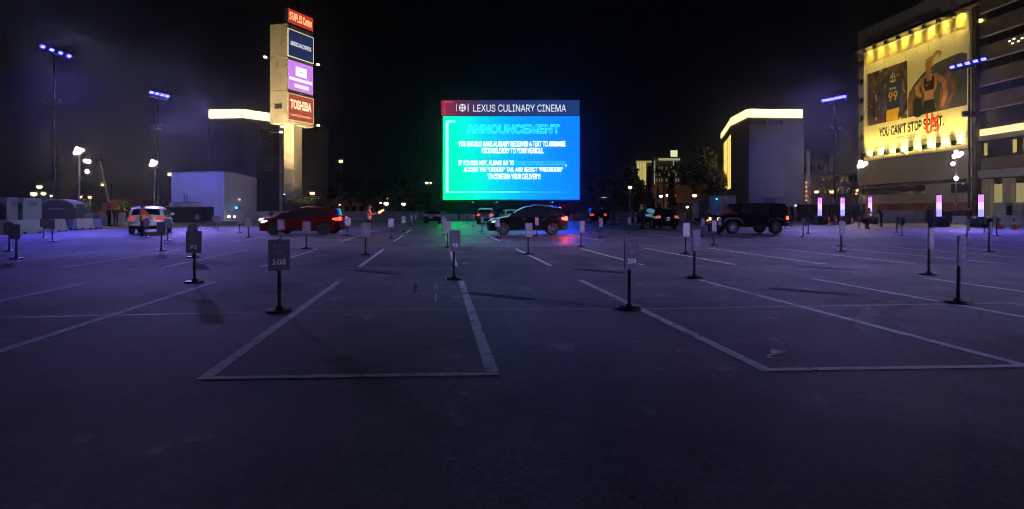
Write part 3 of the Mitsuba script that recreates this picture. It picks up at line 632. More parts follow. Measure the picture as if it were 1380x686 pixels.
SIGNS = [  # photo column and row of the foot, turn in degrees, number where it can be read, label
 (12.4, 338.7, 12, None, 'leftmost stall sign of all, its board with three pale lines'), (21.9, 349, 8, None, 'dark stall sign standing just right of the leftmost one'),
 (59, 321, 30, None, 'pinkish stall sign before the arched roof cabin, left of a darker one'), (70.5, 325.6, 20, None, 'dark stall sign before the teal door of the arched roof cabin'),
 (197.7, 320, 15, None, 'stall sign at the side of the white vehicle, beside the orange vest worker'), (217, 338, 12, None, 'wide dark stall sign in front of the white vehicle front end, nearest of three'),
 (226, 324, 25, None, 'stall sign right behind the front wheel end of the white vehicle'), (262, 380.6, 18, '92', 'black stall sign numbered 92, left of number 103'),
 (260.6, 347, 20, None, 'stall sign half hidden straight behind the one numbered 92'), (376.5, 420, 22, '103', 'large black stall sign numbered 103, nearest on the left'),
 (266, 304, 30, None, 'small far stall sign above the number 92 sign, before the black fence'), (288.7, 307.4, 30, None, 'small far stall sign at the right end of the black fence, left of a pair'),
 (293.8, 311, 25, None, 'small far stall sign at the right end of the black fence, right of a pair'), (323, 314, 25, None, 'far stall sign before the dark left tower, left one of two'),
 (335, 320, 22, None, 'far stall sign just left of the red car bumper'), (378.3, 327, 25, None, 'stall sign before the front wheel of the red car, above sign 103'),
 (412.6, 335.2, 25, None, 'grey stall sign in front of the red car doors'), (468.7, 318, 35, None, 'stall sign just behind the red car tail light, front one of two'),
 (466.2, 312.5, 35, None, 'stall sign just behind the red car tail light, back one of two'), (492.5, 343.5, 28, None, 'grey stall sign standing before the worker with the light wand'),
 (526.6, 321.3, 32, None, 'stall sign right of the worker with the light wand, first to his right'), (543.8, 312, 35, None, 'stall sign right of the worker with the light wand, second to his right'),
 (554.5, 304.5, 38, None, 'tiny far stall sign left of the blue car, left one of two'), (559.5, 302.8, 38, None, 'tiny far stall sign left of the blue car, right one of two'),
 (611.5, 376.7, 46, '93', 'grey stall sign numbered 93, directly below the left half of the screen'), (603, 333.6, 48, None, 'stall sign directly behind the one numbered 93'),
 (598.7, 317.4, 46, None, 'third stall sign in the line running back from number 93'), (596.4, 309.6, 44, None, 'fourth and farthest stall sign in the line running back from number 93'),
 (629.7, 301.2, 40, None, 'far pale stall sign under the screen, left of its neighbour'), (637.7, 305, 45, None, 'far pale stall sign beside the grey vehicle with red tail lights under the screen'),
 (649.7, 311.5, 42, None, 'stall sign in front of the grey vehicle with red tail lights'), (670.3, 321, 36, None, 'stall sign before the front wheel of the dark car under the screen'),
 (712, 343, 38, None, 'nearest stall sign in front of the dark car under the screen'), (723, 317.5, 38, None, 'stall sign against the middle of the dark car, red light at its foot'),
 (783, 333, 36, None, 'stall sign to the right of the dark car tail lights, nearer one'), (808.9, 320.5, 38, None, 'stall sign in front of the small dark car right of the screen'),
 (774, 301.5, 38, None, 'small far stall sign just right of the dark car roof, before the white barrier'), (847.7, 314.4, 30, None, 'stall sign below the street lamp, lit orange at its lower edge'),
 (855.8, 310.5, 30, None, 'stall sign beside the person standing at the car with its door open'), (848, 417, 34, '104', 'grey stall sign numbered 104, beside a long painted line right of the screen'),
 (924, 342.5, 22, None, 'wide pale stall sign before the car with its door open, behind the edge-on sign'), (935.7, 375, 34, None, 'edge-on stall sign between number 104 and the black boxy car'),
 (946.5, 319, 30, None, 'stall sign left of the front bumper of the black boxy car'), (961.7, 330.8, 30, None, 'stall sign before the front wheel of the black boxy car'),
 (969, 318.5, 30, None, 'stall sign at the headlight of the black boxy car, hidden by its nearer neighbour'), (1058.4, 308, 30, None, 'small stall sign behind the spare wheel of the black boxy car, left of a pair'),
 (1066.4, 306, 30, None, 'small stall sign behind the spare wheel of the black boxy car, right of a pair'), (1082.7, 319, 24, None, 'stall sign below the leftmost violet light column, left of a pair'),
 (1089.4, 314.5, 24, None, 'stall sign below the leftmost violet light column, right of a pair'), (1123.6, 303, 20, None, 'small far stall sign between the first two violet light columns'),
 (1133.2, 339.5, 20, None, 'stall sign under the second violet light column, nearer of two in line'), (1134.4, 331.5, 20, None, 'stall sign under the second violet light column, farther of two in line'),
 (1158, 308.5, 20, None, 'pale stall sign left of the crouching orange vest worker'), (1208.5, 314, 20, None, 'stall sign before the pale parapet wall, left of a pair'),
 (1215.4, 317.5, 20, None, 'stall sign before the pale parapet wall, right of a pair'), (1251.7, 370.5, 30, None, 'edge-on stall sign left of the nearest sign at right'),
 (1291, 409, 26, None, 'nearest stall sign at the right, its tan back half turned away'), (1302.8, 330, 32, None, 'edge-on stall sign behind the nearest sign at right'),
 (1326.4, 314, 24, None, 'stall sign below the rightmost violet light column'), (1332.5, 339, 34, None, 'edge-on stall sign near the right edge, in front of the rightmost light column'),
 (1343, 317.5, 24, None, 'stall sign beside the traffic cones at the right edge')]
rs_ = random.Random(11)
for i, (px, py, th, num, lab) in enumerate(SIGNS):
    k = 'stall_sign' if i == 0 else 'stall_sign_%03d' % i
    g = G(px, py); d = g[1]
    tw = at(g[0], g[1], .004, math.radians(th)); tl = T(tw).rotate([1, 0, 0], rs_.uniform(-1.3, 1.3)).rotate([0, 1, 0], rs_.uniform(-1.1, 1.1)).rotate([0, 0, 1], rs_.uniform(-3, 3))
    labels[f'{k}__board__print'] = {'kind': 'stuff'}
    for nm, ply_ in (('base', SB), ('pole', SP), ('board', SBo), ('board__face', SF), ('board__back', SBk), ('board__print', ICON)): scene[f'{k}__{nm}'] = {**ply_, 'to_world': tw if nm == 'base' else tl}
    if num: scene[f'{k}__board__number'] = {**number(num), 'to_world': tl}
    elif d < 32: scene[f'{k}__board__number'] = {**SMALLTEXT, 'to_world': tl}
    tag(k, lab, 'sign', 'numbered stall signs on posts across the lot')

# ---------------------------------------------------------------- cars
class Car:
    def __init__(s, key, L, Wd, prof, roof_z, belt=.95, tumble=.20, wheel_r=.35, wb=None, arch=True, bow=.16, crown=.05, paint='mat_black', track=None):
        s.key, s.L, s.Wd, s.prof, s.roof, s.belt, s.tum, s.bow, s.crown, s.r = key, L, Wd, prof, roof_z, belt, tumble, bow, crown, wheel_r
        s.wx = wb/2 if wb else L*.295
        s.tw = None; s.items = []
        body = s.part2d(Polygon(prof), -1, 1, .14)
        for sx in (-1, 1):
            for sy in (-1, 1):
                cyl = Manifold.cylinder(.42, s.r*1.16, s.r*1.16, 28).rotate((90, 0, 0)).translate((sx*s.wx, sy*Wd/2+.21, s.r))
                body = body-cyl
        s.add('body', tm(body), paint, 35)
    def hw(s, x, z):
        t = np.clip((z-s.belt)/(s.roof-s.belt), 0, 1)
        e = np.clip((np.abs(x)-(s.L/2-.75))/.75, 0, 1)
        return s.Wd/2*(1-s.tum*t**1.15)*(1-.09*e**2)*(1-.05*np.clip((.45-z)/.3, 0, 1))
    def warp(s, v):
        x, t, z = v[:, 0], v[:, 1], v[:, 2]
        e = np.clip((np.abs(x)-(s.L/2-1.0))/1.0, 0, 1)
        zz = z-s.crown*np.abs(t)**3*np.clip((z-.7)/.3, 0, 1)
        return np.stack([x-np.sign(x)*s.bow*t**2*e, t*s.hw(x, z), zz], 1)
    def part2d(s, poly, t0, t1, ref=.2):
        p = np.array(Polygon(poly).exterior.coords)[:-1]
        if Polygon(p).exterior.is_ccw is False: p = p[::-1]
        m = Manifold.extrude(CrossSection([p.tolist()]), t1-t0, max(1, int(7*(t1-t0))))
        m = m.refine_to_length(ref).to_mesh()
        v = m.vert_properties[:, :3].astype(float)
        v = np.stack([v[:, 0], t0+v[:, 2], v[:, 1]], 1)
        w = s.warp(v)
        f = m.tri_verts[:, ::-1].copy()
        return Manifold(m3.Mesh(vert_properties=w.astype(np.float32), tri_verts=f.astype(np.uint32)))
    def add(s, nm, mesh, mat, smooth=35, emit=None, w=.01, raw=False):
        s.items.append((nm, mesh, mat, smooth, emit, w))
    def side(s, nm, pts, mat, th=.012, both=True, t0=.985, emit=None, w=.01):
        for sg in ((1, -1) if both else (1,)):
            a, b = (t0, 1+th) if sg > 0 else (-1-th, -t0)
            s.add(nm, tm(s.part2d(Polygon(pts), a, b, .3)), mat, 35, emit, w)
    def band(s, nm, p, q, t0, t1, mat, th=.012, emit=None, w=.01):
        p, q = np.array(p, float), np.array(q, float); u = (q-p)/np.linalg.norm(q-p); n = np.array([-u[1], u[0]])
        if n[1] < -.01 or (abs(n[1]) <= .01 and n[0]*np.sign(p[0]) < 0): n = -n
        s.add(nm, tm(s.part2d(Polygon([p-n*.03, q-n*.03, q+n*th, p+n*th]), t0, t1, .3)), mat, 35, emit, w)
    def lamp(s, nm, x, z, h, t0, t1, mat, depth=.10, emit=None, w=.01):
        sg = np.sign(x)
        s.band(nm, (x, z-h/2), (x, z+h/2), t0, t1, mat, depth, emit, w)
    def wheels(s, rim='mat_rim'):
        r = s.r; wd = .23
        prof = [(r*.60, -wd/2), (r*.90, -wd/2), (r*.985, -wd/2+.03), (r, -wd/4), (r, wd/4), (r*.985, wd/2-.03), (r*.90, wd/2), (r*.60, wd/2), (r*.60, -wd/2)]
        ty = lathe(prof, 28).apply_transform(trimesh.transformations.rotation_matrix(math.pi/2, [1, 0, 0]))
        sp = [lathe([(r*.56, -.06), (r*.62, -.06), (r*.62, .10), (r*.56, .10), (r*.56, -.06)], 24), lathe([(0, .02), (r*.17, .02), (r*.17, .085), (0, .09)], 12)]
        for i in range(5):
            b = trimesh.creation.box((r*.5, r*.17, .035)); b.apply_translation((r*.36, 0, .065)); b.apply_transform(trimesh.transformations.rotation_matrix(i*2*math.pi/5+.3, [0, 0, 1])); sp.append(b)
        disc = lathe([(0, -.02), (r*.57, -.02), (r*.57, -.01), (0, -.01)], 20)
        rm = cat_(sp).apply_transform(trimesh.transformations.rotation_matrix(math.pi/2, [1, 0, 0]))
        dk = disc.apply_transform(trimesh.transformations.rotation_matrix(math.pi/2, [1, 0, 0]))
        for sx in (1, -1):
            for sy in (1, -1):
                def pl(m):
                    m = m.copy()
                    if sy > 0: m.apply_transform(trimesh.transformations.rotation_matrix(math.pi, [0, 0, 1]))
                    m.apply_translation((sx*s.wx, sy*(s.Wd/2-wd/2-.015), r)); return m
                s.add('wheel', pl(ty), 'mat_rubber', 40)
                s.add('wheel>rim', pl(rm), rim, 30); s.add('wheel>brake', pl(dk), 'mat_dark_steel', 30)
    def mirrors(s, x, z, mat):
        for sy in (1, -1):
            m = rbox(.16, .22, .16, .05, 8); m.apply_translation((x, sy*(s.hw(np.array([x]), np.array([z]))[0]+.13), z)); s.add('mirror', m, mat, 50)
    def done(s, x, y, rz, label, cat='car', group='cars parked and driving on the lot', z=.004):
        tw = at(x, y, z, rz); last = None
        s.tw = tw
        for nm, mesh, mat, sm, emit, w in s.items:
            if '>' in nm: put(last+'__'+nm.split('>')[1], mesh, mat, sm, emit, w, tw)
            else: last = put(s.key+'__'+nm, mesh, mat, sm, emit, w, tw)
        tag(s.key, label, cat, group)
        return s
def suv(key, paint, L=4.7, Wd=1.9, H=1.68, rim='mat_rim', head=None, tail=None, sleek=False, brake=None, rails=True, cabin=None, tw_=.04):
    """front towards +x"""
    h = L/2; q = H/1.68
    prof = [(h-.12, .24), (h-.02, .42), (h, .62), (h-.06, .80), (h-.28, .93), (h-.85, 1.02*q), (h-1.22, 1.07*q),
            (h-1.55, 1.26*q), (h-1.98, 1.53*q), (h-2.25, 1.63*q), (h-2.75, H), (-h+1.5, 1.665*q), (-h+.62, 1.60*q), (-h+.42, 1.55*q),
            (-h+(.30 if sleek else .12), 1.14*q), (-h+.03, .98), (-h, .72), (-h+.02, .45), (-h+.14, .28)]
    c = Car(key, L, Wd, prof, H, belt=.98*q, paint=paint, wheel_r=.36)
    b = 1.06*q; t = 1.54*q
    xa = h-1.36
    c.side('side_window', [(xa, b), (xa-.62, t-.03), (xa-1.12, t+.01), (xa-1.12, b+.01)], 'mat_glass_dark')
    c.side('side_window', [(xa-1.18, b+.01), (xa-1.18, t+.01), (-h+1.34, t), (-h+1.22, b+.04)], 'mat_glass_dark')
    c.side('side_window', [(-h+1.15, b+.05), (-h+1.27, t), (-h+.75, t-.03), (-h+.52, b+.16)], 'mat_glass_dark')
    c.band('windshield', (h-1.27, 1.10*q), (h-1.93, 1.50*q), -.90, .90, 'mat_glass_dark')
    rx0, rx1 = -h+(.32 if sleek else .145), -h+.41
    c.band('rear_window', (rx0, 1.17*q), (rx1, 1.53*q), -.84, .84, 'mat_glass_dark', .014)
    for (x0, x1) in ((xa-.05, xa-1.10), (xa-1.16, -h+1.30)):
        c.side('door', [(x0, .42), (x0, b-.05), (x1, b-.03), (x1+.02, .42)], paint, .006)
    c.side('sill', [(c.wx-.46, .26), (c.wx-.46, .36), (-c.wx+.46, .36), (-c.wx+.46, .26)], 'mat_black', .014)
    for xh in (xa-.88, xa-1.98): c.side('door_handle', [(xh, .93*q), (xh+.2, .93*q), (xh+.2, .965*q), (xh, .965*q)], 'mat_chrome', .03, t0=1.0)
    for sg in (1, -1):
        a, b_ = (.52, .985) if sg > 0 else (-.985, -.52)
        c.band('headlight', (h-.075, .70), (h-.20, .86), a, b_, 'mat_lens_clear', .035, head, .04)
        a, b_ = (.62, 1.0) if sg > 0 else (-1.0, -.62)
        c.band('taillight', (-h+.0, .86), (-h+.07, 1.08*q), a, b_, 'mat_lens_red', .035, tail, tw_)
    c.side('headlight_lens', [(h-.62, .84), (h-.30, .70), (h-.12, .70), (h-.20, .85), (h-.55, .90)], 'mat_lens_clear', .02, emit=head, w=.04)
    c.side('taillight_lens', [(-h+.05, .86), (-h+.32, .92), (-h+.38, 1.04*q), (-h+.12, 1.06*q)], 'mat_lens_red', .02, emit=tail, w=tw_)
    c.band('grille', (h+.0, .50), (h-.02, .74), -.48, .48, 'mat_black', .02)
    c.band('licence_plate', (-h+.01, .66), (-h+.015, .78), -.16, .16, 'mat_plate', .03)
    c.band('rear_bumper', (-h+.1, .30), (-h+.0, .50), -.97, .97, 'mat_black', .03)
    c.band('front_bumper', (h-.1, .26), (h-.01, .42), -.95, .95, 'mat_black', .03)
    if brake: c.band('brake_light', (-h+.40, 1.545*q), (-h+.46, 1.58*q), -.3, .3, 'mat_lens_red', .03, brake, .02)
    if rails: 
        for a in (-.80, .74): c.band('roof_rail', (-h+.9, 1.67*q), (h-2.6, 1.69*q), a, a+.06, 'mat_chrome', .05)
    c.mirrors(xa-.12, b+.06, paint); c.wheels(rim)
    return c
def paintmat(nm, col, rough=.16, metal=.0): return M(nm, col, rough, metal, .5)
paintmat('mat_paint_red', (.065, .004, .0035)); paintmat('mat_paint_dark', (.0035, .0035, .0045)); paintmat('mat_paint_blue', (.015, .03, .25))
paintmat('mat_paint_white', (.62, .62, .60), .3, 0); paintmat('mat_paint_silver', (.32, .33, .34), .3, .6); paintmat('mat_paint_green', (.05, .09, .09), .3, .4); paintmat('mat_paint_jet', (.002, .002, .0025), .12, 0)
PI = math.pi
TL = (3.2, .22, .12)
suv('red_car', 'mat_paint_red', 4.75, 1.92, 1.66, 'mat_dark_rim', head=(3.2, 2.3, 1.9), tail=TL, sleek=True, rails=False).done(-12.15, 28.7, PI+.03, 'dark red sport utility car with its headlights on')
suv('dark_sport_car', 'mat_paint_dark', 4.75, 1.93, 1.70, 'mat_rim', head=(.5, .5, .5), tail=(7, .42, .22), brake=(3.5, .3, .15), tw_=.1, sleek=True).done(.9, 28.9, PI+.02, 'dark sport utility car in front of the screen with bright red brake lights')
spot('brake_glow_1', (3.5, 28.9, .95), (4.6, 28.3, 0), K((1, .06, .04), 2.2), 85, 60, .8)
spot('brake_glow_2', (3.0, 27.9, .95), (2.2, 26.9, 0), K((1, .06, .04), 4), 85, 60, .8)
g = G(199, 315.5); suv('white_car', 'mat_paint_white', 4.5, 1.82, 1.66, 'mat_dark_rim', tail=(.45, .05, .04)).done(g[0]-.95, g[1]+1.6, PI/2+.50, 'white sport utility car with the orange vest worker beside it')
suv('silver_car', 'mat_paint_silver', 4.6, 1.84, 1.45, head=(3.0, 2.6, 2.0), rails=False).done(-16.4, 36.5, PI, 'silver car hidden behind the red one with one headlight showing', )
suv('blue_car', 'mat_paint_blue', 4.1, 1.8, 1.62, 'mat_dark_rim', tail=(.05, .02, .1), rails=False).done(-8.85, 55.0, PI/2+.06, 'small blue car seen from behind left of the screen base')
suv('grey_car', 'mat_paint_silver', 4.7, 1.88, 1.68, tail=(1.3, .12, .05)).done(-2.95, 55.5, PI/2, 'grey car seen from behind with red tail lights, under the screen')
suv('pale_car', 'mat_paint_white', 4.6, 1.85, 1.55, tail=(.5, .05, .02)).done(-.4, 64.0, PI/2+.2, 'pale car half hidden beyond the hood of the dark brake-lit car')
suv('black_car', 'mat_paint_dark', 4.5, 1.85, 1.7, tail=(.7, .07, .05)).done(9.2, 54.0, PI/2, 'small black car from behind, right of the screen beside a walking person')
oc = suv('open_door_car', 'mat_paint_dark', 4.7, 1.9, 1.62, tail=(.55, .12, .14), rails=False)
dm = rbox(.98, .07, .62, .03).apply_translation((0, 0, .42))
wn = cat_([box(-.46, -.02, 1.0, -.42, .02, 1.5), box(.2, -.02, 1.0, .24, .02, 1.5), box(-.46, -.02, 1.48, .24, .02, 1.52)])
for m_, nm_, mt_ in ((dm, 'open_door', 'mat_paint_green'), (wn, 'open_door>window_frame', 'mat_black')):
    m_ = moved(m_, -.49, 0, 0).apply_transform(trimesh.transformations.rotation_matrix(-1.05, [0, 0, 1])); oc.add(nm_, moved(m_, .95, .97, 0), mt_, 30)
oc.done(11.35, 38.4, PI/2+.06, 'dark car seen from behind with its left door standing open')
# the boxy off-roader
def boxy(key):
    L, Wd, H = 4.25, 1.86, 1.84; h = L/2
    prof = [(h-.10, .48), (h-.10, 1.02), (h-.22, 1.12), (h-1.05, 1.17), (h-1.16, 1.22), (h-1.36, 1.74), (h-1.44, 1.82), (-h+.9, H), (-h+.04, 1.82), (-h+.0, 1.70), (-h, .55), (-h+.05, .48)]
    c = Car(key, L, Wd*.86, prof, H, belt=1.12, tumble=.05, bow=.02, crown=.0, paint='mat_paint_jet', wheel_r=.40, wb=2.7)
    b, t = 1.20, 1.72; xa = h-1.27
    c.side('side_window', [(xa, b), (xa-.22, t), (xa-.92, t), (xa-.92, b)], 'mat_glass_dark')
    c.side('side_window', [(xa-1.0, b), (xa-1.0, t), (xa-1.80, t), (xa-1.86, b)], 'mat_glass_dark')
    c.side('side_window', [(xa-1.98, b), (xa-1.98, t), (-h+.1, t), (-h+.06, b)], 'mat_glass_dark')
    c.band('windshield', (h-1.18, 1.26), (h-1.345, 1.70), -.92, .92, 'mat_glass_dark')
    c.band('rear_window', (-h, 1.24), (-h+.005, 1.66), -.8, .8, 'mat_glass_dark')
    for (x0, x1) in ((xa-.02, xa-.95), (xa-.99, xa-1.86)): c.side('door', [(x0, .56), (x0, b-.05), (x1, b-.05), (x1, .56)], 'mat_paint_jet', .01)
    for xh in (xa-.8, xa-1.58): c.side('door_handle', [(xh, 1.02), (xh+.16, 1.02), (xh+.16, 1.05), (xh, 1.05)], 'mat_black', .04, t0=1.0)
    for sx in (1, -1):
        x = sx*c.wx
        c.side('fender', [(x-.62, .62), (x-.50, .90), (x-.38, .98), (x+.40, .98), (x+.56, .86), (x+.62, .70), (x+.55, .68), (x+.46, .82), (x+.34, .89), (x-.33, .89), (x-.44, .82), (x-.54, .62)], 'mat_black', .20, t0=.82)
    c.side('running_board', [(c.wx-.5, .42), (c.wx-.5, .48), (-c.wx+.5, .48), (-c.wx+.5, .42)], 'mat_black', .16, t0=.8)
    for sy in (1, -1):
        hl = tm(Manifold.cylinder(.06, .10, .10, 20)).apply_transform(trimesh.transformations.rotation_matrix(PI/2, [0, 1, 0])); hl.apply_translation((h-.11, sy*.52, .90)); c.add('headlight', hl, 'mat_lens_clear', 30, (2.6, 1.5, .9), .03)
        tn = rbox(.06, .16, .10, .02).apply_translation((h-.02, sy*.74, .74)); c.add('turn_signal', tn, 'mat_lens_clear', 30, (1.6, .45, .12), .01)
        tl = rbox(.07, .14, .22, .02).apply_translation((-h-.03, sy*.76, .86)); c.add('taillight', tl, 'mat_lens_red', 30, (6, .4, .2) , .04)
    for i in range(7): c.add('grille_slot', rbox(.02, .055, .24, .008).apply_translation((h-.09, -.27+.09*i, .76)), 'mat_black', 30)
    c.add('front_bumper', rbox(.22, 1.62, .2, .04).apply_translation((h+.08, 0, .50)), 'mat_black', 40)
    c.add('rear_bumper', rbox(.16, 1.62, .2, .04).apply_translation((-h-.06, 0, .48)), 'mat_black', 40)
    sw = lathe([(.15, -.12), (.34, -.12), (.40, -.06), (.40, .06), (.34, .12), (0, .12), (0, .02), (.15, .02)], 28).apply_transform(trimesh.transformations.rotation_matrix(-PI/2, [0, 1, 0])); sw.apply_translation((-h-.16, 0, 1.0)); c.add('spare_wheel', sw, 'mat_rubber', 40)
    for sy in (1, -1): c.add('roof_seam', rbox(2.2, .03, .02, .008).apply_translation((-.75, sy*.70, 1.835)), 'mat_black', 30)
    c.mirrors(xa-.05, 1.28, 'mat_black')
    Wd0 = c.Wd; c.Wd = Wd; c.wheels(); c.Wd = Wd0
    return c
boxy('boxy_black_car').done(14.35, 30.0, PI+.09, 'boxy black off-road car with round headlights, spare wheel and one red tail light showing')

# ---------------------------------------------------------------- people
def person(key, x, y, rz, H, top, legs, label, pitch=0.0, arms=('down', 'down'), stride=.0, sleeve=True, vest=False, spread=.10, bend=0.0):
    """faces +y before the turn rz; pitch leans the trunk forward, bend flexes hips and knees"""
    s = H/1.75; S = lambda *p: np.array(p, float)*s
    hip_z = .92-.22*bend; back = -.16*bend
    hipL, hipR = S(-.09, back, hip_z), S(.09, back, hip_z)
    cp, sp = math.cos(pitch), math.sin(pitch)
    def up(l, side=0.0, f=0.0): return S(side, back+l*sp+f*cp, hip_z+l*cp-f*sp)
    chest, neck, head = up(.38), up(.53), up(.68, 0, .03)
    shL, shR = up(.48, -.19), up(.48, .19)
    def leg(h, sd, f):
        ank = S(sd*spread, f, .08); knee = (h+ank)/2+S(0, .03+.24*bend, .02*bend)
        return h, knee, ank, ank+S(0, .15, -.045)
    lL, lR = leg(hipL, -1, stride), leg(hipR, 1, -stride)
    def arm(sh, sd, kind):
        if kind == 'down': e = sh+S(sd*.05, -.02, -.28); w = e+S(sd*.01, .06, -.25)
        elif kind == 'forward': e = sh+S(sd*.04, .12, -.24); w = e+S(-sd*.03, .25, .02)
        elif kind == 'side': e = sh+S(sd*.16, .06, -.22); w = e+S(sd*.22, .08, .05)
        elif kind == 'hips': e = sh+S(sd*.20, -.05, -.24); w = e+S(-sd*.16, .10, -.12)
        else: e = sh+S(sd*.05, .16, -.20); w = e+S(0, .16, -.18)
        return sh, e, w
    aL, aR = arm(shL, -1, arms[0]), arm(shR, 1, arms[1])
    def bone(a, b, ra, rb, n=12): return Manifold.batch_hull([Manifold.sphere(ra*s, n).translate(tuple(a)), Manifold.sphere(rb*s, n).translate(tuple(b))])
    def trunk(g):
        return [Manifold.batch_hull([Manifold.sphere((.10+g)*s, 12).translate(tuple(p)) for p in (hipL+S(.01, 0, .06), hipR+S(-.01, 0, .06))]+[Manifold.sphere((.105+g)*s, 12).translate(tuple(up(.25, q))) for q in (-.05, .05)]),
                Manifold.batch_hull([Manifold.sphere((.105+g)*s, 12).translate(tuple(up(.25, q))) for q in (-.05, .05)]+[Manifold.sphere((.09+g)*s, 12).translate(tuple(up(.43, q))) for q in (-.11, .11)]),
                bone(shL, shR, .062+g, .062+g), bone(up(.47, -.08), up(.47, .08), .085+g, .085+g)]
    def hand(sh, e, w, sd):
        d = (w-e)/np.linalg.norm(w-e); sx = np.array([1.0, 0, 0]) if abs(d[2]) > .5 else np.array([1.0, 0, 0])
        o = [Manifold.batch_hull([Manifold.sphere(.019*s, 8).translate(tuple(w+sx*q*s+d*l*s)) for q in (-.022, .022) for l in (.02, .085)])]
        for i, (q, l) in enumerate(((-.03, .065), (-.01, .08), (.01, .075), (.03, .06))):
            k0 = w+sx*q*s+d*.09*s; k1 = k0+d*l*.55*s; k2 = k1+(d*.8+np.array([0, .4, 0]))*l*.5*s
            o += [bone(k0, k1, .0095, .009, 6), bone(k1, k2, .009, .007, 6)]
        t0 = w-sx*sd*.03*s+d*.03*s; t1 = t0+(d*.7-sx*sd*.7)*.045*s
        return o+[bone(t0, t1, .012, .0095, 6)]
    hd = [Manifold.sphere(1, 20).scale((.075*s, .092*s, .112*s)).translate(tuple(head)), bone(head+S(0, .03, -.07), head+S(0, .05, -.085), .045, .03),
          bone(head+S(0, .085, .0), head+S(0, .104, -.022), .010, .014, 8), bone(neck-S(0, 0, .03), head-S(0, .01, .06), .055, .052)]
    hd += [Manifold.sphere(1, 10).scale((.012*s, .02*s, .032*s)).translate(tuple(head+S(q*.077, -.01, -.01))) for q in (-1, 1)]
    parts = trunk(-.012)+hd
    for (h, k, a, t) in (lL, lR): parts += [bone(h, k, .078, .052), bone(k, a, .052, .037), bone(a, t, .037, .028)]
    for (sh, e, w), sd in ((aL, -1), (aR, 1)): parts += [bone(sh, e, .045, .036), bone(e, w, .036, .026)]+hand(sh, e, w, sd)
    U = lambda ms: tm(Manifold.batch_boolean(ms, m3.OpType.Add))
    tw = at(x, y, .004, rz)
    put(key+'__body', U(parts), 'mat_skin', 60, tw=tw)
    jk = trunk(.010)
    for (sh, e, w) in (aL, aR): jk += [bone(sh, e, .062, .050)]+([bone(e, w, .050, .040)] if sleeve else [])
    jk += [Manifold.batch_hull([Manifold.sphere(.108*s, 12).translate(tuple(p)) for p in (hipL+S(0, 0, .0), hipR+S(0, 0, .0), hipL+S(0, 0, .1), hipR+S(0, 0, .1))])]
    kj = put(key+'__jacket', U(jk), top, 50, tw=tw)
    if vest:
        bands = [Manifold.batch_hull([m_.translate((0, 0, 0)) for m_ in [Manifold.sphere(.122*s, 14).translate(tuple(up(l, q))) for q in (-.085, .085)]]).trim_by_plane((0, sp, cp), float(np.dot(up(l-.022), (0, sp, cp)))).trim_by_plane((0, -sp, -cp), float(-np.dot(up(l+.022), (0, sp, cp)))) for l in (.12, .26)]
        put(kj+'__reflective_band', U(bands), 'mat_reflective', 50, tw=tw)
    tr = [Manifold.batch_hull([Manifold.sphere(.10*s, 12).translate(tuple(p)) for p in (hipL, hipR)])]
    for (h, k, a, t) in (lL, lR): tr += [bone(h, k, .094, .070), bone(k, a+S(0, 0, .01), .070, .060)]
    put(key+'__trousers', U(tr), legs, 50, tw=tw)
    sh_ = []
    for (h, k, a, t) in (lL, lR): sh_ += [Manifold.batch_hull([Manifold.sphere(.045*s, 10).translate(tuple(p)) for p in (a+S(0, -.03, -.035), a+S(0, 0, 0), t+S(0, .02, 0))])]
    put(key+'__shoes', U([m_.trim_by_plane((0, 0, 1), .0) for m_ in sh_]), 'mat_black', 50, tw=tw)
    hr = Manifold.sphere(1, 18).scale((.084*s, .100*s, .116*s)).translate(tuple(head+S(0, -.012, .018)))-Manifold.cube((.3*s, .3*s, .3*s), True).translate(tuple(head+S(0, .175, -.10)))
    hr = hr.trim_by_plane((0, -.25, 1), float(np.dot(head+S(0, 0, -.05), (0, -.25, 1))))
    put(key+'__hair', tm(hr), 'mat_hair', 50, tw=tw)
    tag(key, label, 'person')
    loc = lambda v: np.array([math.cos(rz)*v[0]-math.sin(rz)*v[1]+x, math.sin(rz)*v[0]+math.cos(rz)*v[1]+y, v[2]])
    return loc(aL[2]), loc(aR[2])
def P_(px, py): return G(px, py)[:2]
x, y = P_(192, 318.3); person('person', x, y, -.5, 1.72, 'mat_orange', 'mat_navy', 'person in an orange vest and dark trousers standing by the white car', arms=('forward', 'reach'), vest=True)
x, y = P_(497.5, 316); _, hw_ = person('person_001', x, y, -PI/2+.2, 1.78, 'mat_orange', 'mat_navy', 'person in an orange jacket holding out a glowing wand beside the red car', arms=('forward', 'forward'), vest=True)
d_ = np.array([.84, -.1, .52]); d_ /= np.linalg.norm(d_); h0 = hw_+np.array([.07, 0, .0])
put('light_wand__handle', tube(h0-d_*.12, h0+d_*.14, .022), 'mat_black'); put('light_wand__tip', tube(h0+d_*.14, h0+d_*.50, .075, .05, 14), 'mat_orange', emit=(3.2, .9, .42), w=.03)
tag('light_wand', 'glowing orange traffic wand held by the worker in orange', 'wand')
x, y = P_(147, 304.5); person('person_002', x, y, -.4, 1.78, 'mat_dark_cloth', 'mat_dark_cloth', 'left one of two dark dressed people standing behind the white car', arms=('hips', 'down'))
x, y = P_(156, 305); person('person_003', x, y, .6, 1.75, 'mat_navy', 'mat_dark_cloth', 'right one of two dark dressed people standing behind the white car', arms=('forward', 'forward'))
x, y = P_(13.5, 309.5); person('person_004', x, y, 2.6, 1.72, 'mat_dark_cloth', 'mat_dark_cloth', 'dark clothed person behind the barrier at the far left toilets')
x, y = P_(51, 309.5); person('person_005', x, y, 1.4, 1.62, 'mat_dark_cloth', 'mat_dark_cloth', 'dark clothed person leaning over beside the arched roof cabin', pitch=.75, arms=('forward', 'forward'), bend=.2)
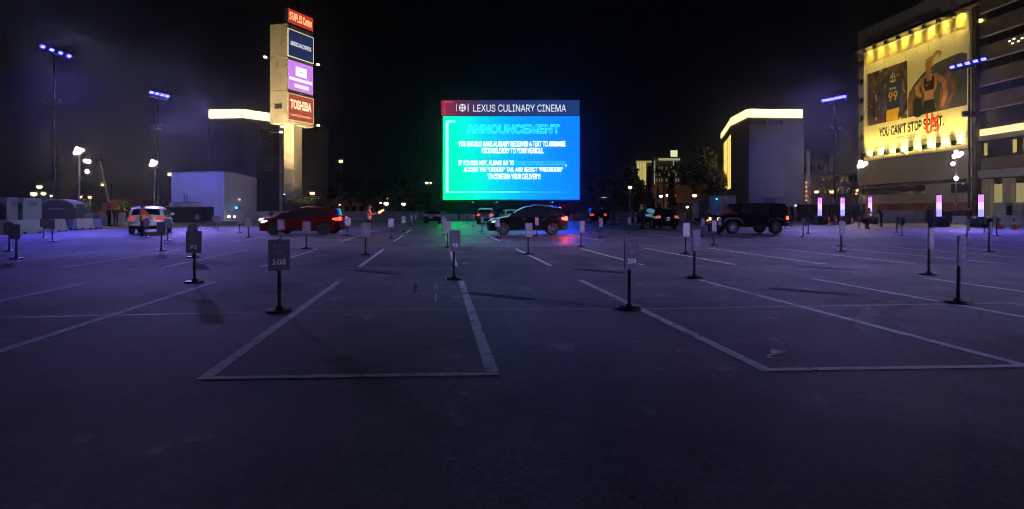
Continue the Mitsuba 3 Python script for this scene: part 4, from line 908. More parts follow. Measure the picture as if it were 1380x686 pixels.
x, y = P_(827, 303.8); person('person_006', x, y, -PI/2, 1.66, 'mat_dark_cloth', 'mat_navy', 'person walking in dark clothes right of the small black car', stride=.24, arms=('forward', 'down'))
x, y = P_(866.5, 309); person('person_007', x, y, -1.2, 1.8, 'mat_dark_cloth', 'mat_dark_cloth', 'person in dark clothes standing at the open car door', arms=('forward', 'forward'), pitch=.12)
person('person_008', 13.35, 33.0, PI+.2, 1.78, 'mat_grey_cloth', 'mat_dark_cloth', 'person in a grey shirt standing behind the hood of the boxy black car', arms=('hips', 'hips'), sleeve=False)
x, y = P_(1168, 308.3); hl_, hr_ = person('person_009', x, y, -PI/2+.1, 1.78, 'mat_orange', 'mat_navy', 'person in an orange vest bending over a dark bag at right', pitch=.35, bend=.35, arms=('reach', 'reach'), vest=True)
bag = rbox(.42, .3, .44, .06); put('carry_bag__body', moved(bag, hr_[0]+.06, hr_[1]+.12, hr_[2]-.55), 'mat_black_cloth', 40)
put('carry_bag__handle', cat_([tube((hr_[0]-.08, hr_[1]+.12, hr_[2]-.13), (hr_[0]+.02, hr_[1]+.1, hr_[2]-.02), .015), tube((hr_[0]+.2, hr_[1]+.12, hr_[2]-.13), (hr_[0]+.1, hr_[1]+.1, hr_[2]-.02), .015)]), 'mat_black_cloth')
tag('carry_bag', 'dark square carry bag held by the bending orange vest worker', 'bag')
x, y = P_(1188, 305.5); person('person_010', x, y, .9, 1.86, 'mat_dark_cloth', 'mat_dark_cloth', 'dark clothed person bowing the head before the pale parapet wall', pitch=.28, arms=('reach', 'reach'))
x, y = P_(1254, 306.5); person('person_011', x, y, PI-.3, 1.78, 'mat_dark_cloth', 'mat_navy', 'dark clothed person standing left of the fourth violet light column', arms=('forward', 'forward'))
x, y = P_(1306, 304.5); person('person_012', x, y, PI, 1.72, 'mat_dark_cloth', 'mat_dark_cloth', 'dark clothed person behind the barriers between the two right light columns')

# ---------------------------------------------------------------- barriers, walls, toilets, columns, cones
def jersey(key, p, q, h, mat, label, group='concrete barriers round the lot'):
    p, q = np.array(p, float), np.array(q, float); L = np.linalg.norm(q-p); s = h/.81
    pr = [(-.30, 0), (.30, 0), (.30, .07), (.17, .28), (.09, .81*1.0), (-.09, .81), (-.17, .28), (-.30, .07)]
    g = Polygon([(a*s, b*s) for a, b in pr]); m = trimesh.creation.extrude_polygon(g, L-.04, engine='earcut')
    m.vertices = m.vertices[:, [2, 0, 1]]
    if np.linalg.det([[0, 0, 1], [1, 0, 0], [0, 1, 0]]) < 0: m.invert()
    u = (q-p)/L; rz = math.atan2(u[1], u[0])
    key = name(key); _used.discard(key)
    put(key+'__block', m, mat, tw=at(p[0], p[1], .004, rz))
    sl = [moved(box(-.09, -.31*s, .0, .09, .31*s, .09), L*f, 0, .002) for f in (.25, .75)]
    put(key+'__fork_slot', cat_(sl), 'mat_black', tw=at(p[0], p[1], .004, rz))
    lp = cat_([trimesh.creation.torus(.06, .012, 12, 6).apply_translation((L*f, 0, h)) for f in (.3, .7)]); put(key+'__lifting_loop', lp, 'mat_dark_steel', tw=at(p[0], p[1], .004, rz))
    _used.add(key); tag(key, label, 'barrier', group)
def JB(a, b, yb, h, mat, label, yb2=None): jersey('barrier', G(a, yb)[:2], G(b, yb2 or yb)[:2], h, mat, label)
JB(-40, 16, 315, .86, 'mat_barrier_white', 'concrete barrier at the far left edge under the toilets', 315.5)
JB(16.5, 57, 315.3, .84, 'mat_barrier_white', 'concrete barrier second from the left edge, by the leaning person', 313.5)
JB(68, 87, 312.5, .84, 'mat_barrier_white', 'short concrete barrier partly behind signs at the arched roof cabin', 311.5)
JB(93, 101.5, 309.5, .75, 'mat_barrier_blue', 'blue plastic barrier right of the arched roof cabin')
JB(101.8, 124.5, 309.3, .80, 'mat_barrier_white', 'white concrete barrier between two blue ones on the left', 308.6)
JB(124.8, 137, 308.5, .78, 'mat_barrier_blue', 'blue plastic barrier left of the two dark people', 308.2)
JB(1283.5, 1310, 301.8, .86, 'mat_barrier_white', 'concrete barrier lit blue between the two right light columns', 302.2)
JB(1310.5, 1334, 302.2, .86, 'mat_barrier_white', 'concrete barrier behind the rightmost light column', 302.6)
JB(1345, 1379, 303.2, .96, 'mat_barrier_white', 'concrete barrier before the toilets at the right edge', 304)
for i, (a, b) in enumerate(((596, 617), (619.5, 640), (769, 788), (790, 806))):
    pl = ('far pale barrier under the screen at its left end', 'far pale barrier under the screen left of the grey car', 'far pale barrier just beyond the brake-lit car', 'far pale barrier beyond the small black car')[i]
    JB(a, b, 297.6, .95, 'mat_barrier_white', pl)
def parapet(key, pts, h, n, label, th=.3, mat='mat_concrete'):
    for (p, q), n_ in zip(zip(pts[:-1], pts[1:]), n):
        wl_ = Wall(p, q)
        for i in range(n_):
            put(key+'__panel', wl_.slab(wl_.L*i/n_+.015, 0, wl_.L*(i+1)/n_-.015, h, -th, th), mat)
        put(key+'__cap', wl_.slab(0, h, wl_.L, h+.1, -th-.05, th+.1), mat)
    tag(key, label, 'wall')
parapet('parapet_wall', [(-46, 71.2), (-9.6, 71.2)], 1.22, [12], 'long grey parapet wall at the far end of the deck, left of the screen')
parapet('parapet_wall_001', [W(98, 290, 48), W(166, 290, 48)], 1.15, [5], 'pale green-grey parapet wall behind the two dark people')
parapet('parapet_wall_002', [W(1186, 290, 60), W(1306, 290, 58)], 1.32, [9], 'pale parapet wall below the billboard', mat='mat_concrete_pale')
parapet('parapet_wall_003', [(14.2, 71.2), (28, 71.2)], 1.1, [5], 'grey parapet wall right of the screen behind the walking person')
def toilet(key, px, py, w, rz, label, first=None, doorw=.95):
    x, y = G(px, py)[:2]; h = 2.25
    tw = at(x, y, .004, rz)
    key = name(key); _used.discard(key)
    put(key+'__cabin', rbox(1.1, 1.15, h-.15, .03), 'mat_toilet_pale', 40, tw=tw)
    put(key+'__roof', rbox(1.14, 1.19, .2, .08), 'mat_toilet_pale', 40, tw=T(tw).translate([0, 0, h-.16]) if False else at(x, y, h-.15, rz))
    k = put(key+'__door', moved(rbox(doorw, .05, h-.42, .02), 0, -.585, .1), 'mat_toilet_door', 40, tw=tw)
    put(k+'__handle', moved(box(-.03, -.03, 0, .03, .0, .18), .33, -.61, 1.0), 'mat_galv', tw=tw)
    for i in range(4): put(key+'__vent_slot', moved(box(-.005, -.3, 0, .012, .3, .03), .552, 0, 1.75+.07*i), 'mat_toilet_door', tw=tw)
    put(key+'__skid', moved(box(-.5, -.55, 0, .5, .55, .08), 0, 0, 0), 'mat_black', tw=tw)
    _used.add(key); tag(key, label, 'portable toilet', 'portable toilets behind the barriers')
toilet('portable_toilet', -9, 311, 1, -.12, 'portable toilet at the very left edge of the photo')
toilet('portable_toilet', 13, 311, 1, -.12, 'pale portable toilet with dark door behind the standing person on the left')
toilet('portable_toilet', 36, 310.5, 1, -.2, 'pale portable toilet nearest the arched roof cabin')
toilet('portable_toilet', 1351, 301.5, 1, .30, 'pale portable toilet right of the rightmost light column', doorw=.85)
toilet('portable_toilet', 1374, 301.5, 1, .30, 'pale portable toilet at the very right edge of the photo', doorw=.85)
# arched roof cabin
ax, ay = G(73, 309.5)[:2]
arc = [(1.05*math.cos(a), 1.62+.62*math.sin(a)) for a in np.linspace(0, PI, 17)]
gp = Polygon([(-1.05, .05), (1.05, .05)]+arc[0:]); cb = trimesh.creation.extrude_polygon(gp, 2.1, engine='earcut'); cb.vertices = np.stack([cb.vertices[:, 0], cb.vertices[:, 2], cb.vertices[:, 1]], 1); cb.invert()
tw = at(ax, ay+.2, .004, .42)
put('arched_cabin__shell', cb, 'mat_dark_cladding', 30, tw=tw)
rf = Polygon([(c_*1.05, z_) for c_, z_ in [(p[0]/1.0, p[1]+.03) for p in arc]]+[(p[0], p[1]-.02) for p in arc[::-1]])
rm = trimesh.creation.extrude_polygon(rf.buffer(0), 2.2, engine='earcut'); rm.vertices = np.stack([rm.vertices[:, 0], rm.vertices[:, 2]-.05, rm.vertices[:, 1]], 1); rm.invert()
put('arched_cabin__roof', rm, 'mat_white_wall', 30, tw=tw)
sd = moved(rbox(.06, 1.7, 1.85, .02), 1.07, 1.05, .05); k = put('arched_cabin__door', sd, 'mat_teal_dark', 30, tw=tw); put(k+'__handle', moved(box(0, -.03, 0, .05, .03, .2), 1.1, 1.6, 1.0), 'mat_galv', tw=tw)
put('arched_cabin__emblem_strip', moved(box(-.45, -.012, 0, .45, .0, .1), 0, 0, 1.5), 'mat_galv', tw=tw)
tag('arched_cabin', 'dark cabin with white arched roof and teal side door on the left', 'cabin')
# violet light columns
def column(px, py, ytop, label):
    x, y = G(px, py)[:2]; s = y/660; h = EYE+(HORIZON-ytop)*s
    key = name('light_column'); _used.discard(key)
    put(key+'__base', rbox(1.02, 1.02, .78, .04), 'mat_black', 40, tw=at(x, y))
    put(key+'__plinth', lathe([(0, .78), (.30, .78), (.30, .9), (0, .9)], 20), 'mat_dark_steel', 30, tw=at(x, y))
    n = 3; z0 = .9; zs = np.linspace(z0, h-.12, n+1)
    for i in range(n):
        c = ((.36, .34, 1.5), (.78, .55, 1.35), (.70, .26, .95))[i]
        put(key+'__lit_sleeve__%03d' % (i+1), lathe([(.0, zs[i]+.001), (.18, zs[i]), (.18, zs[i+1]), (0, zs[i+1]-.001)], 24), 'mat_black', True, emit=K(c, 1.3), w=.08, tw=at(x, y))
    put(key+'__cap', lathe([(0, h-.12), (.2, h-.12), (.2, h), (0, h)], 20), 'mat_dark_steel', 30, tw=at(x, y))
    _used.add(key); tag(key, label, 'light column', 'violet light columns on black bases')
column(1105, 302.5, 265, 'leftmost glowing violet light column beside the black fence'); column(1135.5, 302.5, 265, 'second glowing violet light column from the left')
column(1172.5, 301.5, 264, 'glowing violet light column behind the bending orange worker'); column(1265.5, 305.5, 261, 'fourth violet light column, standing on a dark box before the pale wall')
column(1322, 306.5, 260.5, 'rightmost glowing violet light column')
# cones
CB = mikit.ply(rbox(.38, .38, .04, .015, 6), 'mat_cone', smooth=40)
CN = mikit.ply(lathe([(.145, .035), (.15, .05), (.045, .70), (.03, .72), (0, .72)], 20), 'mat_cone', smooth=40)
CR = mikit.ply(lathe([(.112, .32), (.117, .32), (.092, .46), (.088, .46)], 20), 'mat_reflective', smooth=40)
CONES = [(1098, 300, 'left of the first violet light column base'), (1117, 300.5, 'right of the first violet light column base'), (1127, 302.5, 'left of the second violet light column base'), (1148.5, 302, 'right of the second violet light column'),
         (1348, 308.5, 'nearest the right edge toilets, left one of two'), (1366.5, 309.7, 'nearest the right edge toilets, right one of two'), (833.5, 299, 'first of the far row by the walking person'), (839, 299.3, 'second of the far row by the walking person'), (844, 299.3, 'third of the far row, behind the lamp post'),
         (853, 299, 'far row, right after the lamp post'), (934, 299.5, 'beyond the front of the boxy black car')]
for px, py, lab in CONES:
    x, y = G(px, py)[:2]; k = name('traffic_cone'); tw = T().translate([float(x), float(y), .004]).scale([1.0, 1.0, 1.18])
    for nm, pl in (('foot', CB), ('cone', CN), ('collar', CR)): scene[f'{k}__{nm}'] = {**pl, 'to_world': tw}
    tag(k, 'orange traffic cone, '+lab, 'traffic cone', 'orange traffic cones on the lot')
# trailers and sheds at the foot of the towers
def shed(key, a, b, yt, d, depth, mat, label, cat='trailer', panels=4, doors=1):
    p, q = W(a, 280, d), W(b, 280, d); h = EYE+(HORIZON-yt)/F*d
    put(key+'__body', box(p[0], d, .35, q[0], d+depth, h-.08), mat)
    wl_ = Wall(p, q)
    put(key+'__roof', box(p[0]-.06, d-.06, h-.08, q[0]+.06, d+depth+.06, h), 'mat_galv')
    for i in range(1, panels): put(key+'__panel_seam', wl_.slab(wl_.L*i/panels-.02, .4, wl_.L*i/panels+.02, h-.12, 0, .03), 'mat_galv')
    for i in range(doors): put(key+'__door', wl_.slab(wl_.L*(.15+.4*i), .4, wl_.L*(.15+.4*i)+.9, 2.35, .0, .06), 'mat_facade')
    put(key+'__skirt', box(p[0]+.1, d+.1, 0, q[0]-.1, d+depth-.1, .36), 'mat_black')
    tag(key, label, cat)
shed('office_trailer', 967, 992, 263, 62, 2.5, 'mat_white_wall', 'pale office trailer behind the person in the grey shirt', panels=3)
shed('office_trailer_001', 942, 966, 267, 68, 2.5, 'mat_concrete', 'dull grey trailer left of the pale office trailer', panels=3)
shed('canopy_shed', 1045, 1072, 266, 63, 3, 'mat_white_wall', 'pale flat roofed shed behind the spare wheel of the boxy black car', 'shed', 5, 0)
shed('site_cabin', 228, 262, 272.5, 61, 1.2, 'mat_white_wall', 'low white cabin showing over the black fence on the left', 'cabin', 4, 1)
put('canopy_shed__opening', box(W(1047, 280, 63)[0], 62.9, .02, W(1070, 280, 63)[0], 62.96, 1.9), 'mat_black_cloth')  # black sheet standing in for the shade inside the shed
for i in range(4): 
    x_ = W(1048+7*i, 280, 63)[0]; put('canopy_shed__column', tube((x_, 62.8, 0), (x_, 62.8, 2.2), .09), 'mat_white_wall')
put('flag_pole__pole', tube(W(281, 284, 80)*[1, 1, 0], W(281, 175, 80), .09, .05), 'mat_galv'); put('flag_pole__finial', tm(Manifold.sphere(.14, 12)).apply_translation(W(281, 174.6, 80)), 'mat_galv', True); put('flag_pole__base', lathe([(0, 0), (.3, 0), (.3, .2), (.1, .3), (0, .3)], 16).apply_translation(W(281, 284, 80)*[1, 1, 0]), 'mat_concrete')
tag('flag_pole', 'bare pale pole at the left side of the dark left tower', 'pole')
# wall lamps that are plainly on buildings
wall_lamp(228.5, 235, 66.5, (2.0, 1.7, .8), 'warm lamp on the upper left corner of the blue-grey box building', .4)
wall_lamp(308.5, 292, 65.2, (2.6, 2.3, 1.6), 'white lamp at the foot of the blue-grey box building, left of two', .34)
wall_lamp(316, 292, 66.5, (2.2, 2.0, 1.5), 'white lamp at the foot of the blue-grey box building, right of two', .28)
wall_lamp(318.5, 280, 67.5, (.15, 1.0, 1.6), 'teal lamp on the side of the blue-grey box building', .36)
wall_lamp(323, 269, 69, (1.2, 1.1, .8), 'small pale lamp high on the side of the blue-grey box building', .2)
wall_lamp(966, 268, 61.6, (.1, 1.6, .8), 'green lamp on the pale office trailer', .2)
wall_lamp(1072.5, 277, 62.6, (1.4, 1.5, 1.9), 'small white lamp on the pale flat roofed shed', .2)
u_ = bw.u_at(1322); pw = bw.p+bw.u*u_+bw.n*.9; wall_lamp(1322, 28, pw[1]-.2, (2.2, 1.7, .5), 'warm lamp at the upper right corner of the billboard', .55)

# ---------------------------------------------------------------- street lamps and the city behind
def street_lamp(px, py, d, rgb, label, r=.06, size=.35, arm=.0, lit_post=None):
    key = name('street_lamp'); _used.discard(key)
    p = W(px, py, d)
    put(key+'__post', tube((p[0]+arm, d, -.05), (p[0]+arm, d, p[2]+.15), r*1.4, r), lit_post or 'mat_dark_steel')
    if arm: put(key+'__arm', tube((p[0]+arm, d, p[2]+.12), (p[0], d, p[2]+.18), .04), 'mat_dark_steel')
    put(key+'__lamp_head', rbox(size*1.5, size*1.3, size*.5, size*.2, 6).apply_translation((p[0], d, p[2]+size*.3)), 'mat_dark_steel', 40)
    put(key+'__lens', tm(Manifold.sphere(1, 14).scale((size*.62, size*.55, size*.48))).apply_translation((p[0], d-.06, p[2])), 'mat_black', True, emit=rgb, w=.004)
    _used.add(key); tag(key, label, 'lamp', 'street lamps and lit lamps of the city behind')
AMB, WHI, GRN = (3.4, 2.3, .75), (3.0, 2.7, 2.0), (2.6, 2.6, 1.3)
LAMPS = [(46, 261.5, 95, GRN, 'large bright lamp over the arched roof cabin, lower left of three', .9), (53.5, 252, 95, GRN, 'large bright lamp over the arched roof cabin, topmost of three', .75), (59, 261, 96, GRN, 'large bright lamp over the arched roof cabin, lower right of three', .7), (69.5, 264, 100, WHI, 'small white lamp right of the three large ones on the left', .35),
 (108.5, 265.5, 88, AMB, 'amber street lamp left of the boom lift, first of two', .45), (121.5, 266, 84, AMB, 'amber street lamp left of the boom lift, second of two, on a pale post', .45), (138.5, 249, 92, AMB, 'amber street lamp on an arm beside the boom lift', .45),
 (383.5, 262, 74, AMB, 'small warm lamp in the hedge under the pylon sign', .2), (421, 260.5, 90, AMB, 'yellow street lamp right of the pylon sign base', .7), (459.5, 217.5, 120, (2.6, 2.4, .8), 'yellow lamp hanging high in the dark sky left of the screen', .85),
 (458, 276, 96, (2.4, .9, .4), 'dim reddish lamp behind the tail of the red car', .35), (513, 273.5, 110, WHI, 'small white lamp right of the glowing wand, left of a group', .4), (520.5, 274.5, 108, (3.4, 3, 1.4), 'brightest warm lamp right of the glowing wand', .85), (522.5, 267.5, 112, (2, .8, .5), 'small reddish lamp above the bright warm one', .35),
 (544, 275, 108, WHI, 'white lamp midway between the wand and the blue car', .75), (553.5, 271, 116, (1.8, .7, .4), 'tiny red lamp midway between the wand and the blue car', .35), (575, 246.5, 130, WHI, 'white lamp at the left edge of the screen, left of two', .7), (580.5, 246.3, 131, (2.2, 1.6, .9), 'white lamp at the left edge of the screen, right of two', .55),
 (813, 243.5, 150, (.8, .7, .5), 'faint lamp high in the trees right of the screen', .35), (829, 266.5, 120, AMB, 'small amber lamp in the trees right of the screen', .4), (849, 252.5, 62, (3.4, 2.7, 1.3), 'street lamp on a pale lit post above the row of cones', .42),
 (890.5, 264.3, 120, WHI, 'white street lamp in front of the low brown building, left one', .75), (899.8, 263.3, 120, WHI, 'white street lamp in front of the low brown building, middle one', .75), (909, 263.3, 122, (2.6, .22, .12), 'red lamp in front of the low brown building', .6), (936, 263.5, 100, AMB, 'warm lamp left of the pale office trailer', .75),
 (926, 279, 70, WHI, 'low white lamp above the right side of the car with its door open', .35), (1100, 258.5, 96, (3.2, 2.4, 1.1), 'warm lamp behind the leftmost light column', .62), (1121, 258.5, 96, (3.0, 1.1, .45), 'orange lamp between the first two light columns', .7), (1155, 256.5, 84, (3, 1.2, .4), 'orange lamp beside the pinkish light tower, upper', .4), (1153.5, 261, 84, (2, .8, .3), 'orange lamp beside the pinkish light tower, lower', .3)]
for (px, py, d, c, lab, sz_) in LAMPS:
    street_lamp(px, py, d, c, lab, size=sz_, arm=(1.6 if 'arm beside' in lab else 0), lit_post='mat_concrete_pale' if 'pale' in lab and 'post' in lab else None)
spot('lamp_post_beam', W(849, 253.5, 61.9), W(849, 300, 61.7), K((1, .8, .4), 30), 60, 40, .05)
put('strip_light__tube', cbox(*W(814, 266.3, 120), 1.6, .15, .2), 'mat_black', emit=(.7, .6, .4), w=.002); put('strip_light__post', tube(W(814, 284, 120.2)*[1, 1, 0], W(814, 266.6, 120.2), .07), 'mat_dark_steel'); tag('strip_light', 'dim strip light on a post in the dark trees right of the screen', 'lamp')

def building(key, a, b, yt, d, depth, mat, label, rowsz=(), cols=0, emit=None, y0=284, rz=0, lit=1.0, seed=1):
    p, q = W(a, 280, d), W(b, 280, d); h = EYE+(HORIZON-yt)/F*d
    put(key+'__wall', box(p[0], d, -.04, q[0], d+depth, h), mat)
    put(key+'__parapet', box(p[0]-.15, d-.15, h, q[0]+.15, d+depth+.15, h+.35), mat)
    wl_ = Wall(p, q); r_ = random.Random(seed)
    for (z0, z1) in rowsz:
        for c in range(cols):
            u0_ = wl_.L*(c+.18)/cols; u1_ = wl_.L*(c+.82)/cols
            e = emit if emit and r_.random() < lit else None
            f = r_.uniform(.4, 1.0)
            put(key+'__window', wl_.slab(u0_, z0, u1_, z1, -.02, .06), 'mat_glass_dark', emit=K(e, f) if e else None, w=.001)
    tag(key, label, 'building')
    return wl_, h
b1, h1 = building('city_office_building', 857, 878, 217, 175, 20, 'mat_facade', 'far curved office block with yellow lit ribs behind the street lamp', [(8.6+2.4*i, 9.9+2.4*i) for i in range(4)], 7, (.10, .08, .03), lit=.5)
for px, w_ in ((860, .9), (863.5, .6), (867, .8), (869.5, .5)):
    put('city_office_building__lit_rib', b1.slab(b1.u_at(px)-w_/2, 8.5, b1.u_at(px)+w_/2, h1-.3, .0, .3), 'mat_black', emit=(.50, .42, .13), w=.002)
put('city_office_building__lit_cornice', b1.slab(0, h1-.5, b1.L, h1, .0, .4), 'mat_black', emit=(.30, .27, .12), w=.002)
b2, h2 = building('city_office_building_001', 880.5, 916, 213.5, 180, 22, 'mat_facade', 'far office block with a lit cornice and rooftop sign behind palm trees', [(7.6+2.2*i, 8.9+2.2*i) for i in range(5)], 11, (.14, .12, .06), lit=.5, seed=5)
put('city_office_building_001__lit_cornice', b2.slab(b2.L*.2, h2-.7, b2.L, h2, .0, .4), 'mat_black', emit=(.36, .33, .16), w=.002)
for px in (882, 907.5): put('city_office_building_001__lit_rib', b2.slab(b2.u_at(px)-.15, 8, b2.u_at(px)+.15, h2-.6, .0, .3), 'mat_black', emit=(.22, .22, .15), w=.002)
put('city_office_building_001__rooftop_sign', b2.slab(b2.u_at(906), h2+.8, b2.u_at(915), h2+3.2, -2.0, .3), 'mat_black', emit=(.75, .85, .45), w=.002)
put('city_office_building_001__sign_leg', b2.slab(b2.u_at(908), h2+.3, b2.u_at(908)+.3, h2+.85, -2.0, .2), 'mat_dark_steel'); put('city_office_building_001__sign_leg', b2.slab(b2.u_at(913), h2+.3, b2.u_at(913)+.3, h2+.85, -2.0, .2), 'mat_dark_steel')
building('low_brown_building', 862, 968, 251, 140, 14, 'mat_brick_red', 'long low brown building below the far office blocks', [(1.8, 3.6)], 14, (.10, .07, .03), lit=.2)
building('red_brick_building', 146, 208, 271.5, 96, 10, 'mat_brick_red', 'low red brick building behind the white car', [(1.0, 2.3)], 7, (.2, .09, .03), lit=.4, seed=3)
building('garage_building', 1084, 1168, 236, 110, 20, 'mat_brown_cladding', 'dim brown parking garage behind the violet light columns', [(5.2, 6.6), (8.0, 9.2)], 14, (.07, .045, .018), lit=.7, seed=7)
building('garage_building_001', 1086, 1116, 214, 128, 16, 'mat_brown_cladding', 'taller dim brown block behind the parking garage', [(10+2*i, 11.2+2*i) for i in range(2)], 6, (.05, .04, .025), lit=.4, seed=9)
building('tan_wall_building', 394, 492, 262, 128, 10, 'mat_tan', 'low tan building behind the hedge and the red car', [(1.2, 2.6)], 10, None)
building('white_warehouse', 925, 944, 279, 74, 8, 'mat_concrete_pale', 'small pale lit hut right of the car with its door open', [(.6, 1.2)], 3, None)
spot('office_beam', W(890.5, 263, 121), W(886, 238, 176), K((1, .85, .5), 120), 50, 30, .15)
spot('tan_wall_beam', W(421, 259.5, 91), W(440, 272, 127), K((1, .7, .3), 90), 50, 20, .05)
spot('brick_wall_beam', W(121.5, 262, 86), W(170, 280, 96), K((1, .5, .2), 40), 60, 30, .05)
spot('garage_beam', W(1121, 257, 95), W(1125, 262, 109), K((1, .55, .22), 40), 70, 40, .05)
spot('hut_beam', W(926, 277.5, 69.8), W(934, 290, 74), K((1, .85, .5), 8), 70, 40, .05)
# a lit lattice post
x_, _, z_ = W(1089, 203, 88)
put('lattice_mast__post', cat_([tube((x_+dx, 88+dy, -.05), (x_+dx*.5, 88+dy*.5, z_), .06, n=6) for dx in (-.3, .3) for dy in (-.3, .3)]), 'mat_tan')
put('lattice_mast__bracing', cat_([tube((x_+(-.3 if i % 2 else .3)*(1-i/32), 87.7+i*.009, i*.75), (x_+(.3 if i % 2 else -.3)*(1-i/32), 87.7+i*.009, i*.75+.75), .03, n=5) for i in range(14)]), 'mat_tan')
for i, py in enumerate((246, 252, 258, 264, 270)): put('lattice_mast__lamp', cbox(*(W(1086.5, py, 87.6)), .3, .12, .22), 'mat_black', emit=(1.6, .65, .2), w=.002)
tag('lattice_mast', 'tan lattice mast strung with small orange lamps right of the louvred tower', 'mast')
spot('lattice_beam', W(1092, 272, 84), W(1089, 230, 88), K((1, .65, .25), 14), 60, 30, .05)
# boom lift
a_, b_, c_ = W(148, 283, 90), W(146.5, 270, 90), W(134, 214, 92)
put('boom_lift__chassis', rbox(3.4, 1.9, 1.2, .1).apply_translation((a_[0], 90, .45)), 'mat_brick_red', 40)
put('boom_lift__wheels', cat_([tm(Manifold.cylinder(.35, .48, .48, 18)).apply_transform(trimesh.transformations.rotation_matrix(PI/2, [1, 0, 0])).apply_translation((a_[0]+dx, 90+dy, .48)) for dx in (-1.1, 1.1) for dy in (-.75, 1.1)]), 'mat_rubber')
put('boom_lift__turret', rbox(1.8, 1.6, 1.3, .1).apply_translation((a_[0], 90, 1.6)), 'mat_brick_red', 40)
put('boom_lift__boom', cat_([tube(np.array([a_[0], 90, 2.6]), (b_+c_)/2, .22, .2, 8), tube((b_+c_)/2, c_, .15, .13, 8)]), 'mat_concrete_pale'); put('boom_lift__basket', cat_([box(c_[0]-.9, 91.4, c_[2]-.3, c_[0]+.9, 92.4, c_[2]-.2), box(c_[0]-.9, 91.4, c_[2]+.7, c_[0]+.9, 91.45, c_[2]+.76), box(c_[0]-.9, 91.4, c_[2]-.2, c_[0]-.85, 91.45, c_[2]+.7), box(c_[0]+.85, 91.4, c_[2]-.2, c_[0]+.9, 91.45, c_[2]+.7)]), 'mat_dark_steel')
tag('boom_lift', 'reddish boom lift with its thin pale boom raised left of the white car', 'boom lift')
# trees, palms, hedges
def leaves(centres, radii, n, size, seed):
    r = np.random.default_rng(seed); C = np.asarray(centres, float); R = np.asarray(radii, float)
    w = (R.prod(1))**.66; i = r.choice(len(C), n, p=w/w.sum())
    d = r.normal(size=(n, 3)); d /= np.linalg.norm(d, axis=1, keepdims=True); rad = r.uniform(.35, 1.06, (n, 1))**.6
    c = C[i]+d*rad*R[i]; c = c[meshkit.noise(c*1.1/ max(size, .2)*.22, seed) > .34]
    n = len(c); a = r.normal(size=(n, 3)); a /= np.linalg.norm(a, axis=1, keepdims=True); b = np.cross(a, r.normal(size=(n, 3))); b /= np.linalg.norm(b, axis=1, keepdims=True)
    s = r.uniform(.5, 1.2, (n, 1))*size
    v = np.stack([c-a*s, c+b*s*.5, c+a*s, c-b*s*.5], 1).reshape(-1, 3); k = np.arange(n)[:, None]*4
    return trimesh.Trimesh(v, np.vstack([k+[0, 1, 2], k+[0, 2, 3]]), process=False)
def tree(px, yt, d, w_px, label, seed, mat='mat_leaf', yb=284, tall=False):
    key = name('tree'); _used.discard(key); r = random.Random(seed)
    p = W(px, 284, d); h = EYE+(HORIZON-yt)/F*d; rw = w_px/2/F*d
    th = h*(.32 if not tall else .14)
    limbs = [tube((p[0], d, -.04), (p[0]+.1, d, th), .03*h, .02*h, 8)]; cs, rs = [], []
    nb = 9
    for i in range(nb):
        a = 2*PI*i/nb+r.uniform(-.3, .3); f = r.uniform(.35, .95)
        t = r.uniform(.25, .92) if not tall else (i+.5)/nb
        c = (p[0]+math.cos(a)*rw*.62*f*(1 if not tall else .35*(1.1-t)), d+math.sin(a)*rw*.62*f*(1 if not tall else .4), th+(h-th)*(t if tall else .25+.6*t))
        k = r.uniform(.38, .55)
        cs.append(c); rs.append((rw*k*(1 if not tall else 1.5*(1.15-t)), rw*k, (h-th)*(.24 if not tall else .13)))
        limbs.append(tube((p[0]+.1, d, th*.92), c, .012*h, .004*h, 6))
    cs.append((p[0], d, h-(h-th)*.2)); rs.append((rw*(.5 if not tall else .3), rw*.5, (h-th)*.2))
    put(key+'__trunk', cat_(limbs), 'mat_bark'); put(key+'__crown', leaves(cs, rs, 2600, max(.22, .05*h), seed), mat)
    _used.add(key); tag(key, label, 'tree')
tree(472, 240, 100, 42, 'round dark tree right of the pylon sign, behind the red car roof', 1); tree(510, 243, 112, 46, 'dark tree above the worker with the wand', 2); tree(537, 241, 106, 38, 'dark tree left of the blue car and screen', 3)
tree(440, 250, 118, 40, 'dark low tree behind the red car', 4); tree(560, 258, 115, 44, 'low dark tree beside the left edge of the screen', 5); tree(490, 255, 120, 30, 'low dark tree between two round trees left of the screen', 15)
tree(806, 231, 120, 50, 'big dark tree just right of the screen', 6); tree(838, 256, 84, 44, 'olive tree faintly lit behind the lamp post', 7, 'mat_leaf_painted_lit'); tree(850, 226, 140, 34, 'tall dark tree left of the far office block', 8); tree(868, 258, 92, 34, 'low olive tree right of the lamp post', 16, 'mat_leaf_painted_lit')
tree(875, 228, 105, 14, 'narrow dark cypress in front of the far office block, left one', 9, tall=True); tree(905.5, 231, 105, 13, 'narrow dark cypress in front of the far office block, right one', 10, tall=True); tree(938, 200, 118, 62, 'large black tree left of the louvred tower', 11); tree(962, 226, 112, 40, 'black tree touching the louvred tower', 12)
tree(173, 272.5, 84, 11, 'small yellow-lit tree behind the white car, left one', 13, 'mat_leaf_painted_lit'); tree(185, 276, 86, 12, 'small yellow-lit tree behind the white car, middle one', 17, 'mat_leaf_painted_lit'); tree(214, 265, 76, 12, 'small yellow-lit tree behind the white car, right one', 14, 'mat_leaf_painted_lit'); tree(114, 268, 92, 12, 'small yellow-lit tree between the amber lamps', 18, 'mat_leaf_painted_lit')
tree(1062, 262, 140, 40, 'dark tree behind the louvred tower base', 20)
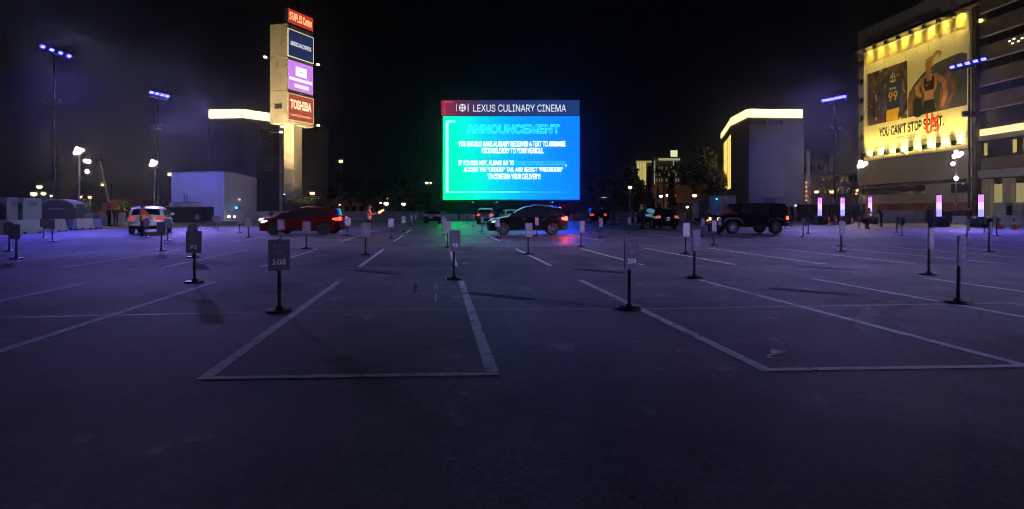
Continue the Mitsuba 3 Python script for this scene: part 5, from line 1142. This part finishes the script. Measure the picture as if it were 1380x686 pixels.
spot('tree_beam', W(172, 283, 78), W(178, 276, 85), K((1, .75, .12), 70), 50, 30, .05); spot('tree_beam_2', W(212, 284, 71), W(214, 272, 76), K((1, .75, .12), 30), 40, 30, .05)
def palm(px, yt, d, label, seed):
    key = name('palm_tree'); _used.discard(key); r = random.Random(seed); p = W(px, yt, d)
    put(key+'__trunk', tube((p[0], d, -.04), (p[0]+.2, d, p[2]-1.2), .22, .15, 10), 'mat_bark')
    v, f = [], []
    for i in range(22):
        a = 2*PI*i/22+r.uniform(-.1, .1); e = r.uniform(-.2, 1.1); L_ = r.uniform(1.6, 2.3)
        pts = [np.array([p[0]+.2+math.cos(a)*L_*t*math.cos(e*(1-t)), d+math.sin(a)*L_*t*math.cos(e*(1-t)), p[2]-1.2+math.sin(e)*L_*t-1.1*t*t*L_*.5]) for t in np.linspace(0, 1, 6)]
        sd_ = np.array([-math.sin(a), math.cos(a), 0])
        for j in range(5):
            w0, w1 = .22*(1-.8*j/5), .22*(1-.8*(j+1)/5); o = len(v)
            v += [pts[j]-sd_*w0-[0, 0, .06], pts[j], pts[j]+sd_*w0-[0, 0, .06], pts[j+1]-sd_*w1-[0, 0, .06], pts[j+1], pts[j+1]+sd_*w1-[0, 0, .06]]
            f += [[o, o+1, o+4], [o, o+4, o+3], [o+1, o+2, o+5], [o+1, o+5, o+4]]
    put(key+'__fronds', trimesh.Trimesh(np.array(v), np.array(f), process=False), 'mat_leaf')
    _used.add(key); tag(key, label, 'palm tree')
palm(886, 224, 112, 'palm tree before the far office block, left one', 1); palm(894, 229, 118, 'palm tree before the far office block, right one', 2)
def hedge(key, a, b, yt, d, label, seed, mat='mat_leaf_painted_lit'):
    p, q = W(a, 284, d), W(b, 284, d); h = EYE+(HORIZON-yt)/F*d; n = 9; r = random.Random(seed)
    cs = [(p[0]+(q[0]-p[0])*(i+.5)/n, d, h*.5) for i in range(n)]; rs = [((q[0]-p[0])/n*.8, 1.0, h*r.uniform(.46, .56)) for i in range(n)]
    put(key+'__foliage', leaves(cs, rs, 3200, .16, seed), mat); put(key+'__stems', cat_([tube((c[0]+r.uniform(-.3, .3), d, -.04), (c[0], d, h*.7), .04, .02, 5) for c in cs for _ in range(3)]), 'mat_bark'); tag(key, label, 'hedge')
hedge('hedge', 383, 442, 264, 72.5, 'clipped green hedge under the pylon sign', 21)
# things lying on the deck
lit = trimesh.Trimesh(*[np.array(q) for q in ([[0, 0, 0], [.16, .03, .015], [.15, .10, .01], [.02, .07, .03]], [[0, 1, 2], [0, 2, 3]])], process=False)
x_, y_ = G(1040, 479)[:2]; put('paper_scrap', cat_([lit, moved(lit, 0, 0, .003)]).apply_translation((x_, y_, .006)), 'mat_litter'); tag('paper_scrap', 'crumpled pale scrap of paper lying in the near right stall', 'litter')
